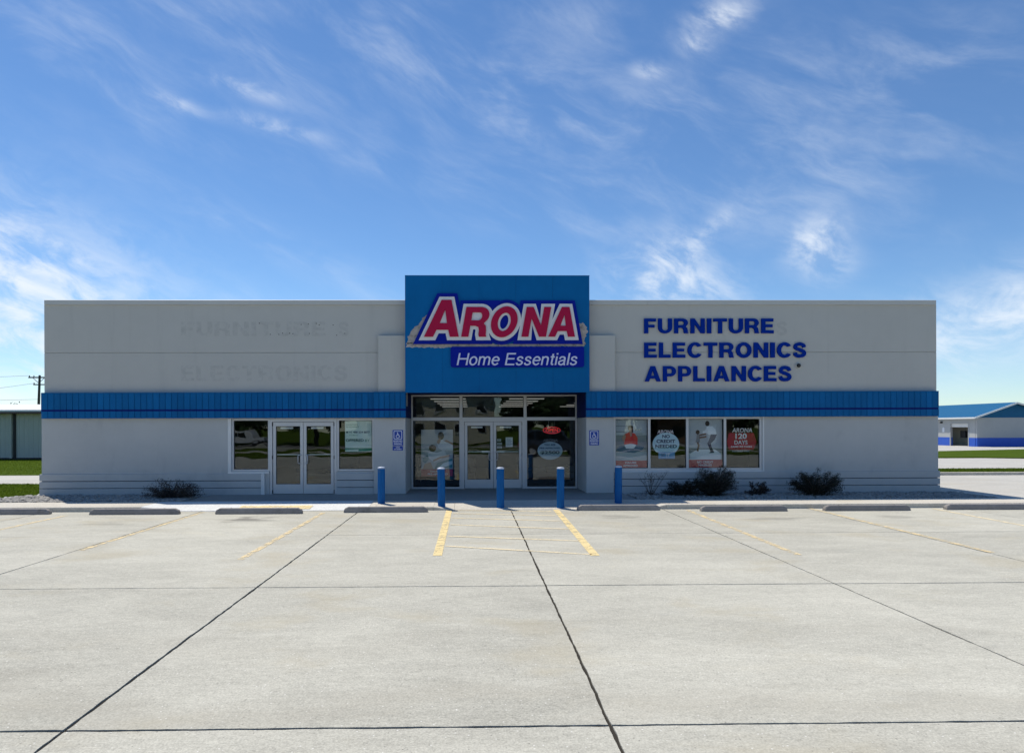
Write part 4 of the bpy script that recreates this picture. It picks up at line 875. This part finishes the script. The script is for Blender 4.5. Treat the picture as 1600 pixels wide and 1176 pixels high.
stones('gravel_corner', 700, -14.4, -12.2, -1.75, .9, .03, .03, .075, M_ROCKP, 'pale stones in sun at left building corner', lambda x, y: y < -1.75 + (x + 14.6) * 1.15)
def leaves(pts, size, asp=.26, up=.5):
    """one small diamond leaf for each point"""
    n = len(pts); d = rng.normal(size=(n, 3)); d[:, 2] += up; d /= np.linalg.norm(d, axis=1)[:, None]
    s = np.cross(d, rng.normal(size=(n, 3))); s /= np.linalg.norm(s, axis=1)[:, None]; L = size * rng.uniform(.6, 1.4, (n, 1))
    V = np.stack([pts, pts + d * L * .5 + s * L * asp * .5, pts + d * L, pts + d * L * .5 - s * L * asp * .5], 1).reshape(-1, 3)
    return V, np.arange(4 * n).reshape(-1, 4)
def shrub(lab, x, y, z, rx, ry, h, n, m, lean=0.0, twigs=26, size=.05, flat=1.0, droop=0.0):
    t = thing('shrub', lab, 'shrub', (x, y, z), 'shrubs in the stone beds'); tw = MB(); pts = []
    for k in range(twigs):
        a = rng.uniform(0, 6.283); e = rng.uniform(.15, 1.0); top = np.array([x + rx * math.cos(a) * math.sqrt(1 - e * e * .8) * rng.uniform(.75, 1.12) + lean * e, y + ry * math.sin(a) * math.sqrt(1 - e * e * .8) * rng.uniform(.7, 1.0), z + h * (e ** flat) * rng.uniform(.8, 1.1)])
        base = np.array([x + rng.uniform(-.12, .12) * rx, y + rng.uniform(-.1, .1) * ry, z - .03]); mid = base * .45 + top * .55 + np.array([rng.normal() * .04, rng.normal() * .04, .10 * h])
        tw.tube(base, mid, .009, .006, 5); tw.tube(mid, top, .006, .002, 5)
        q = int(n / twigs)
        for tt in rng.uniform(0.12, 1.0, q) ** .75:
            P = (base * (1 - tt) ** 2 + 2 * mid * tt * (1 - tt) + top * tt * tt); pts.append(P + rng.normal(size=3) * np.array([.09 * rx, .09 * ry, .07 * h]) * (1.25 - .75 * tt))
    tw.build('stems', M_TWIG, t)
    P = np.array(pts); P[:, 2] = np.maximum(P[:, 2], z + .01)
    V, F = leaves(P, size); np_mesh('foliage', V, F, m, t); return t
shrub('low spreading dark shrub at foot of left wall', -8.05, -.95, .10, .84, .5, .50, 8000, M_LEAFP, .05, 90, .038, 1.1)
shrub('large dark evergreen shrub under the child poster', 6.52, -.95, .10, .66, .5, .80, 17000, M_LEAF, .16, 80, .042, .8)
shrub('low dark shrub left of the large evergreen', 5.72, -.80, .10, .60, .4, .44, 9000, M_LEAF, 0, 50, .038, 1.0)
shrub('small dark purple shrub between the two large shrubs', 7.86, -.70, .10, .40, .3, .36, 2600, M_LEAFP, 0, 24, .045, 1.0)
shrub('round dark shrub standing alone under blank right wall', 9.36, -.95, .10, .78, .5, .70, 17000, M_LEAF, .05, 80, .040, .75)
t = thing('bare_shrub', 'bare twiggy plant between right pillar and low shrub', 'shrub', (4.93, -.6, .10), 'shrubs in the stone beds'); tw = MB(); pts = []
for k in range(15):
    a = rng.uniform(-1.2, 1.2); p0 = np.array([4.93 + rng.uniform(-.05, .05), -.6, .08]); p1 = p0 + np.array([math.sin(a) * .22, rng.uniform(-.15, .15), .30]); p2 = p1 + np.array([math.sin(a) * rng.uniform(.1, .3), rng.uniform(-.15, .15), rng.uniform(.15, .42)])
    tw.tube(p0, p1, .007, .005, 5); tw.tube(p1, p2, .005, .002, 5)
    for u in range(3):
        r = p1 + (p2 - p1) * rng.uniform(.1, .8); e = r + np.array([rng.uniform(-.14, .14), rng.uniform(-.1, .1), rng.uniform(.05, .18)]); tw.tube(r, e, .003, .0015, 4); pts += [e, (r + e) / 2]
tw.build('stems', M_TWIG, t); V, F = leaves(np.array(pts + [np.array([4.93, -.6, .15]) + rng.normal(size=3) * np.array([.14, .1, .04]) for _ in range(160)]), .045); np_mesh('foliage', V, F, M_LEAFP, t)
# grass blades near enough to read
def blades(name, n, region, z, label):
    P = np.array([region() for _ in range(n)]); k = len(P); h = rng.uniform(.02, .055, k); a = rng.uniform(0, 6.283, k); w = .012
    V = np.zeros((k, 3, 3)); V[:, 0] = np.c_[P[:, 0] - np.cos(a) * w, P[:, 1] - np.sin(a) * w, np.full(k, z)]; V[:, 1] = np.c_[P[:, 0] + np.cos(a) * w, P[:, 1] + np.sin(a) * w, np.full(k, z)]
    V[:, 2] = np.c_[P[:, 0] + rng.normal(size=k) * .03, P[:, 1] + rng.normal(size=k) * .03, z + h]
    stuff(np_mesh(name, V.reshape(-1, 3), np.arange(3 * k).reshape(-1, 3), M_BLADE), label, 'grass')
blades('grass_left', 26000, lambda: (rng.uniform(-18.5, -12.3), rng.uniform(-1.0, 5.3)), .015, 'short grass left of the store corner')
blades('grass_left_far', 24000, lambda: (rng.uniform(-31, -17.5), rng.uniform(10.0, 25)), .015, 'mown lawn before the green metal building')
blades('grass_right', 14000, lambda: (rng.uniform(18, 28), rng.uniform(8.3, 11.2)), .065, 'narrow grass verge right of the store')

# ------------------------------------------------------------------ left background: metal building, utility pole, wires, tree top
mb = thing('metal_building', 'green grey metal building with white roof edge, left of the store', 'building', (-36, 24, 0))
def ribbed(x0, x1, y, z0, z1, step=.30):
    prof = []; x = x0
    while x < x1 - .01:
        prof += [(x, y), (x + step - .09, y), (x + step - .07, y - .016), (x + step - .03, y - .016), (x + step - .01, y)]; x += step
    prof.append((x, y)); n = len(prof); b = MB(); b.add([(a, c, z0) for a, c in prof] + [(a, c, z1) for a, c in prof], [(i, i + 1, n + i + 1, n + i) for i in range(n - 1)]); return b
for k in range(5):
    x = -46 + k * 4.5; ribbed(x, x + 4.5, 25.0, .12, 2.98).build('siding_panel', M_SIDING, mb)
B(-46, -23.5, 25.05, 38, .0, 2.95).build('wall', M_SIDING, mb); B(-46.1, -23.4, 24.94, 25.06, .0, .13).build('base_strip', M_GASKET, mb)
rf = MB(); rf.ext_x([(24.45, 3.06), (24.45, 3.17), (31.5, 3.75), (38.5, 3.17), (38.5, 3.06), (31.5, 3.64)], -46.4, -23.0); rf.build('roof', M_WROOF, mb)
B(-46.4, -23.0, 24.46, 25.0, 2.94, 3.05).build('eave_trim', mat('brown trim', (.10, .06, .06), .6), mb); MB().tube((-29.4, 24.9, .1), (-29.4, 24.9, 2.95), .07, .07, 8).build('downspout', M_SIDING, mb); B(-29.28, -29.13, 24.93, 24.98, .12, 2.95).build('door_gap', M_GASKET, mb)
up = thing('utility_pole', 'wooden utility pole with crossarm, just left of the store', 'utility pole', (-49.3, 60, 0))
MB().tube((-49.6, 60, -.1), (-49.3, 60, 8.05), .17, .12, 10).build('pole', M_WOOD, up); B(-50.5, -48.2, 59.86, 59.98, 7.72, 7.86).build('crossarm', M_WOOD, up); B(-49.95, -48.7, 59.86, 59.98, 6.92, 7.04).build('crossarm', M_WOOD, up)
bk = MB(); bk.tube((-50.0, 59.9, 7.74), (-49.42, 59.9, 7.2), .03, n=6); bk.tube((-48.7, 59.9, 7.74), (-49.3, 59.9, 7.2), .03, n=6); bk.build('brace', M_WOOD, up)
for x, z in ((-50.4, 7.86), (-49.9, 7.86), (-48.4, 7.86), (-49.88, 7.04)): MB().lathe(x, 59.92, [(.05, z), (.06, z + .06), (.04, z + .09), (.06, z + .13), (.03, z + .17)], 8).build('insulator', M_GASKET, up)
def wire(p, q, sag, lab):
    p, q = Vector(p), Vector(q); pts = [p + (q - p) * (i / 16) - Vector((0, 0, sag * 4 * (i / 16) * (1 - i / 16))) for i in range(17)]
    tag(MB().path([tuple(a) for a in pts], .016, 5).build('power_wire', M_WIRE), lab, 'wire', 'power wires at the left edge')
wire((-50.4, 59.9, 8.0), (-92, 62, 8.4), .5, 'upper power wire running left from the pole crossarm'); wire((-49.9, 59.9, 7.12), (-92, 62, 4.9), .9, 'lower sagging power wire running left from the pole'); wire((-49.5, 59.9, 5.3), (-92, 62, 5.6), .3, 'lowest power wire low over the white roof')
u2 = thing('utility_pole', 'distant pole crossarm tip at the left picture edge', 'utility pole', (-61.5, 68, 0)); MB().tube((-61.5, 68, -.1), (-61.5, 68, 7.0), .16, .12, 8).build('pole', M_WOOD, u2); B(-62.6, -60.0, 67.9, 68.0, 5.50, 5.66).build('crossarm', M_WOOD, u2)

def tree(name, lab, x, y, h, r, n, group, m=None, trunk=.18, clumps=26, z=0.0, size=.22, mid=.64):
    t = thing(name, lab, 'tree', (x, y, z), group); tr = MB(); hb = h * .38
    tr.tube((x, y, z - .1), (x + rng.uniform(-.1, .1), y, z + hb), trunk, trunk * .7, 9); P = []
    for k in range(clumps):
        a = rng.uniform(0, 6.283); e = rng.uniform(-.75, 1); rr = r * math.sqrt(1 - e * e * .9) * rng.uniform(.5, 1.0); c = np.array([x + rr * math.cos(a), y + rr * math.sin(a), z + h * mid + e * h * .34])
        m0 = np.array([x, y, z + hb * rng.uniform(.75, 1.0)]); md = (m0 + c) / 2 + np.array([0, 0, .06 * h]); tr.tube(m0, md, trunk * .32, trunk * .2, 5); tr.tube(md, c, trunk * .2, trunk * .06, 5)
        cr = r * rng.uniform(.22, .42); g = rng.normal(size=(int(n / clumps), 3)); g /= np.linalg.norm(g, axis=1)[:, None]; g *= cr * rng.uniform(.35, 1.05, (len(g), 1)) ** .6; g[:, 2] *= .75; P.append(g + c)
    tr.build('trunk', M_BARK, t); V, F = leaves(np.concatenate(P), size, .6, 0); np_mesh('crown', V, F, m or M_TLEAF, t); return t
tree('distant_tree', 'thin treetop showing above the white roof at left', -56.6, 66, 5.0, 2.0, 700, 'trees', trunk=.2, clumps=16, size=.2)

# ------------------------------------------------------------------ right background: garage with blue roof
ga = thing('garage_building', 'white garage with blue metal roof and blue wainscot, far right', 'garage', (52.3, 52, 0)); GY = 45.4; GX0 = 48.05; GX1 = 56.3; GD = 66.0; EV = 2.76; AP = 4.12; XM = (GX0 + GX1) / 2 - .5
# gable end
MB().ext_y([(GX0 + .02, .84), (GX1, .84), (GX1, EV), (GX0 + .02, EV)], GY, GY + .2).build('gable_wall', M_GWALL, ga); B(GX0 + .02, GX1, GY - .012, GY + .2, 0, .838).build('wainscot', M_GBLUE, ga)
MB().ext_y([(GX0 - .2, EV + .002), (GX1, EV + .002), (XM, AP - .03)], GY + .02, GY + .18).build('gable_panel', M_BROOF, ga)
# long side with door openings: (y0, y1)
op_ = [(46.55, 49.0), (51.0, 53.6)]
segs = [(GY + .2, 46.55), (49.0, 51.0), (53.6, GD)]
for a, b in segs: B(GX0, GX0 + .2, a + .001, b, .84, 2.2).build('side_wall', M_GWALL, ga); B(GX0 - .012, GX0 + .2, a + .001, b, 0, .838).build('wainscot', M_GBLUE, ga)
B(GX0, GX0 + .2, GY + .201, GD, 2.202, EV).build('side_wall', M_GWALL, ga)
for a, b in op_:
    o_ = MB(); o_.box(GX0 - .03, GX0 + .05, a - .1, a, 0, 2.2); o_.box(GX0 - .03, GX0 + .05, b, b + .1, 0, 2.2); o_.box(GX0 - .03, GX0 + .05, a - .1, b + .1, 2.2, 2.3); o_.build('door_frame', M_GWALL, ga)
    for k in range(2): B(GX0 + .08, GX0 + .12, a, b, 1.86 + k * .17, 2.02 + k * .17).build('overhead_door_panel', M_WHITE, ga)
B(GX0 + .2, GX1, GD - .2, GD, 0, EV).build('back_wall', M_GWALL, ga); B(GX1 - .2, GX1, GY + .2, GD - .2, 0, EV).build('side_wall', M_GWALL, ga)
B(GX0 + .25, GX1 - .25, GY + .25, GD - .25, -.02, .02).build('floor', M_ROAD, ga); B(GX0 + 4, GX0 + 4.1, GY + .3, GD - .3, .02, 2.7).build('partition', M_CREAM, ga)
nr = 30
for s in (0, 1):
    xe, xr = (GX0 - .4, XM) if s == 0 else (GX1 + .4, XM); dxn = 1 if s == 0 else -1
    for k in range(nr):
        ya = GY - .35 + k * (GD + .7 - GY) / nr; yb = ya + (GD + .7 - GY) / nr - .03
        MB().ext_y([(xe, EV + .02 - .06), (xe, EV + .06), (xr, AP + .10), (xr, AP + .02)], ya, yb).build('roof_sheet', M_BROOF, ga) if k < 22 or s == 0 else None
tm_ = MB(); tm_.ext_y([(GX0 - .42, EV - .10), (GX0 - .42, EV + .06), (XM, AP + .10), (XM, AP - .06)], GY - .42, GY - .352); tm_.ext_y([(XM + .001, AP - .06), (XM + .001, AP + .10), (GX1 + .42, EV + .06), (GX1 + .42, EV - .10)], GY - .42, GY - .352); tm_.build('rake_trim', M_WROOF, ga)
B(GX0 - .47, GX0 - .405, GY - .35, GD, EV - .10, EV + .05).build('gutter', M_WROOF, ga)
B(53.6, 54.2, GY - .10, GY, 2.2, 2.35).build('wall_light', M_GASKET, ga); B(GX0 - .15, GX0, 50.2, 50.4, 2.25, 2.42).build('wall_light', M_GASKET, ga)
B(GX0 + .9, GX0 + 1.3, 48.2, 48.9, .8, 1.5).build('wall_cabinet', M_GASKET, ga)
MB().ext_x([(49.9, 1.35), (50.2, 1.35), (50.2, 1.75), (50.05, 1.86), (49.9, 1.75)], GX0 - .03, GX0 - .001).build('wall_plate', M_PLATEW, ga)

# ------------------------------------------------------------------ across the street, mirrored in the glass
bh = thing('brown_house', 'low brown house with gabled roof across the street, mirrored in right window', 'house', (27, -62, 0))
B(22, 31, -68, -62, 0, 2.9).build('wall', mat('brown siding', (.20, .12, .07), .8), bh); MB().ext_x([(-61.4, 2.85), (-61.4, 3.0), (-65, 4.9), (-68.6, 3.0), (-68.6, 2.85)], 21.4, 31.6).build('roof', mat('shingle', (.10, .08, .075), .9), bh); B(24, 26, -62.05, -61.95, 1.0, 2.2).build('window', M_CGLASS, bh); B(28, 29, -62.05, -61.95, 0, 2.1).build('door', M_WHITE, bh)
hs2 = thing('apartment_house', 'cream two storey house across the street, mirrored in entrance glass', 'house', (-6, -70, 0))
B(-15, 3, -76, -70, 0, 6.2).build('wall', M_CREAM, hs2); MB().ext_x([(-69.4, 6.15), (-69.4, 6.35), (-73, 8.2), (-76.6, 6.35), (-76.6, 6.15)], -15.6, 3.6).build('roof', mat('shingle', (.10, .08, .075), .9), hs2)
for zz in (1.0, 3.9):
    for x in (-13.4, -10.6, -7.8, -5.0, -2.2, .6):
        wf = B(x - .1, x + 1.3, -70.0, -69.93, zz, zz + 1.6).build('window', M_WHITE, hs2); B(x, x + 1.2, -69.93, -69.92, zz + .1, zz + 1.5).build('pane', M_CGLASS, wf)
tl_ = [(-27.5, -70, 10, 4.5), (-35, -72, 9, 4.5), (10, -72, 10, 4.5), (17, -71, 9, 4.5), (25, -72, 11, 5), (34, -72, 9, 4.5), (-31, -66, 9, 4.2), (-24, -63, 8, 4.0), (-19.5, -67, 10, 4.0), (7.5, -66, 9, 3.8), (13, -63, 8, 4.0), (20, -66, 10, 4.6), (29, -74, 8.5, 4.2), (39, -68, 10, 5), (-40, -66, 9.5, 4.6)]
for k, (x, y, h, r) in enumerate(tl_):
    tree('street_tree', 'leafy green tree across the road, mirrored in the shop glass', x, y, h, r, 5200, 'trees across the road', trunk=.22, size=.45, mid=.50)
def wheels(t, spots, r, w=.22):
    for (x, y) in spots:
        wb = MB().tube((x, y - w / 2, r), (x, y + w / 2, r), r, r, 20).build('wheel', M_TYRE, t); MB().tube((x, y - w / 2 - .01, r), (x, y + w / 2 + .01, r), r * .6, r * .6, 16).build('rim', M_STEEL, wb)
def vehicle(name, lab, cat, x, y, prof, glassp, hw, m, wx, r):
    """side profile swept across the width; front of the vehicle toward +x, windows inset"""
    t = thing(name, lab, cat, (x, y, 0)); b = MB(); b.ext_y([(x + a, c) for a, c in prof], y - hw, y + hw); b.build('body', m, t, bevel=.04, seg=2)
    for gp in glassp:
        for s in (-1, 1): MB().ext_y([(x + a, c) for a, c in gp], y + s * hw - .012 * (s < 0) - .001 * (s > 0), y + s * hw + .012 * (s > 0) + .001 * (s < 0)).build('side_window', M_CGLASS, t)
    wheels(t, [(x + a, y + s * (hw - .08)) for a in wx for s in (-1, 1)], r)
    fx = max(p_[0] for p_ in prof); bx_ = min(p_[0] for p_ in prof)
    for s in (-1, 1): B(x + fx - .06, x + fx + .01, y + s * hw * .72 - .15, y + s * hw * .72 + .15, .72, .86).build('headlight', M_PLATEW, t); B(x + bx_ - .01, x + bx_ + .06, y + s * hw * .82 - .08, y + s * hw * .82 + .08, .72, .95).build('tail_light', PRED, t)
    B(x + fx - .05, x + fx + .06, y - hw * .95, y + hw * .95, .38, .58).build('bumper', M_STEEL, t)
vehicle('pickup_truck', 'white pickup truck parked across the lot, mirrored in left window', 'pickup', -24.0, -52.5, [(-2.7, .45), (2.7, .45), (2.7, 1.05), (1.45, 1.15), (.85, 1.82), (-.75, 1.86), (-.85, 1.2), (-2.7, 1.15)],
        [[(.95, 1.2), (.62, 1.72), (.05, 1.74), (.05, 1.2)], [(-.05, 1.2), (-.05, 1.74), (-.62, 1.75), (-.68, 1.2)]], .95, M_CARW, (-1.75, 1.75), .40)
vehicle('parked_suv', 'dark grey blue SUV parked on the lot, mirrored in entrance glass', 'SUV', 5.6, -25.2, [(-2.35, .40), (2.35, .40), (2.35, .95), (1.25, 1.08), (.55, 1.70), (-2.0, 1.74), (-2.32, 1.1)],
        [[(1.05, 1.12), (.50, 1.60), (-.35, 1.62), (-.35, 1.12)], [(-.45, 1.12), (-.45, 1.62), (-1.25, 1.63), (-1.25, 1.12)], [(-1.35, 1.12), (-1.35, 1.63), (-1.9, 1.62), (-2.1, 1.12)]], .92, M_CARB, (-1.45, 1.5), .37)
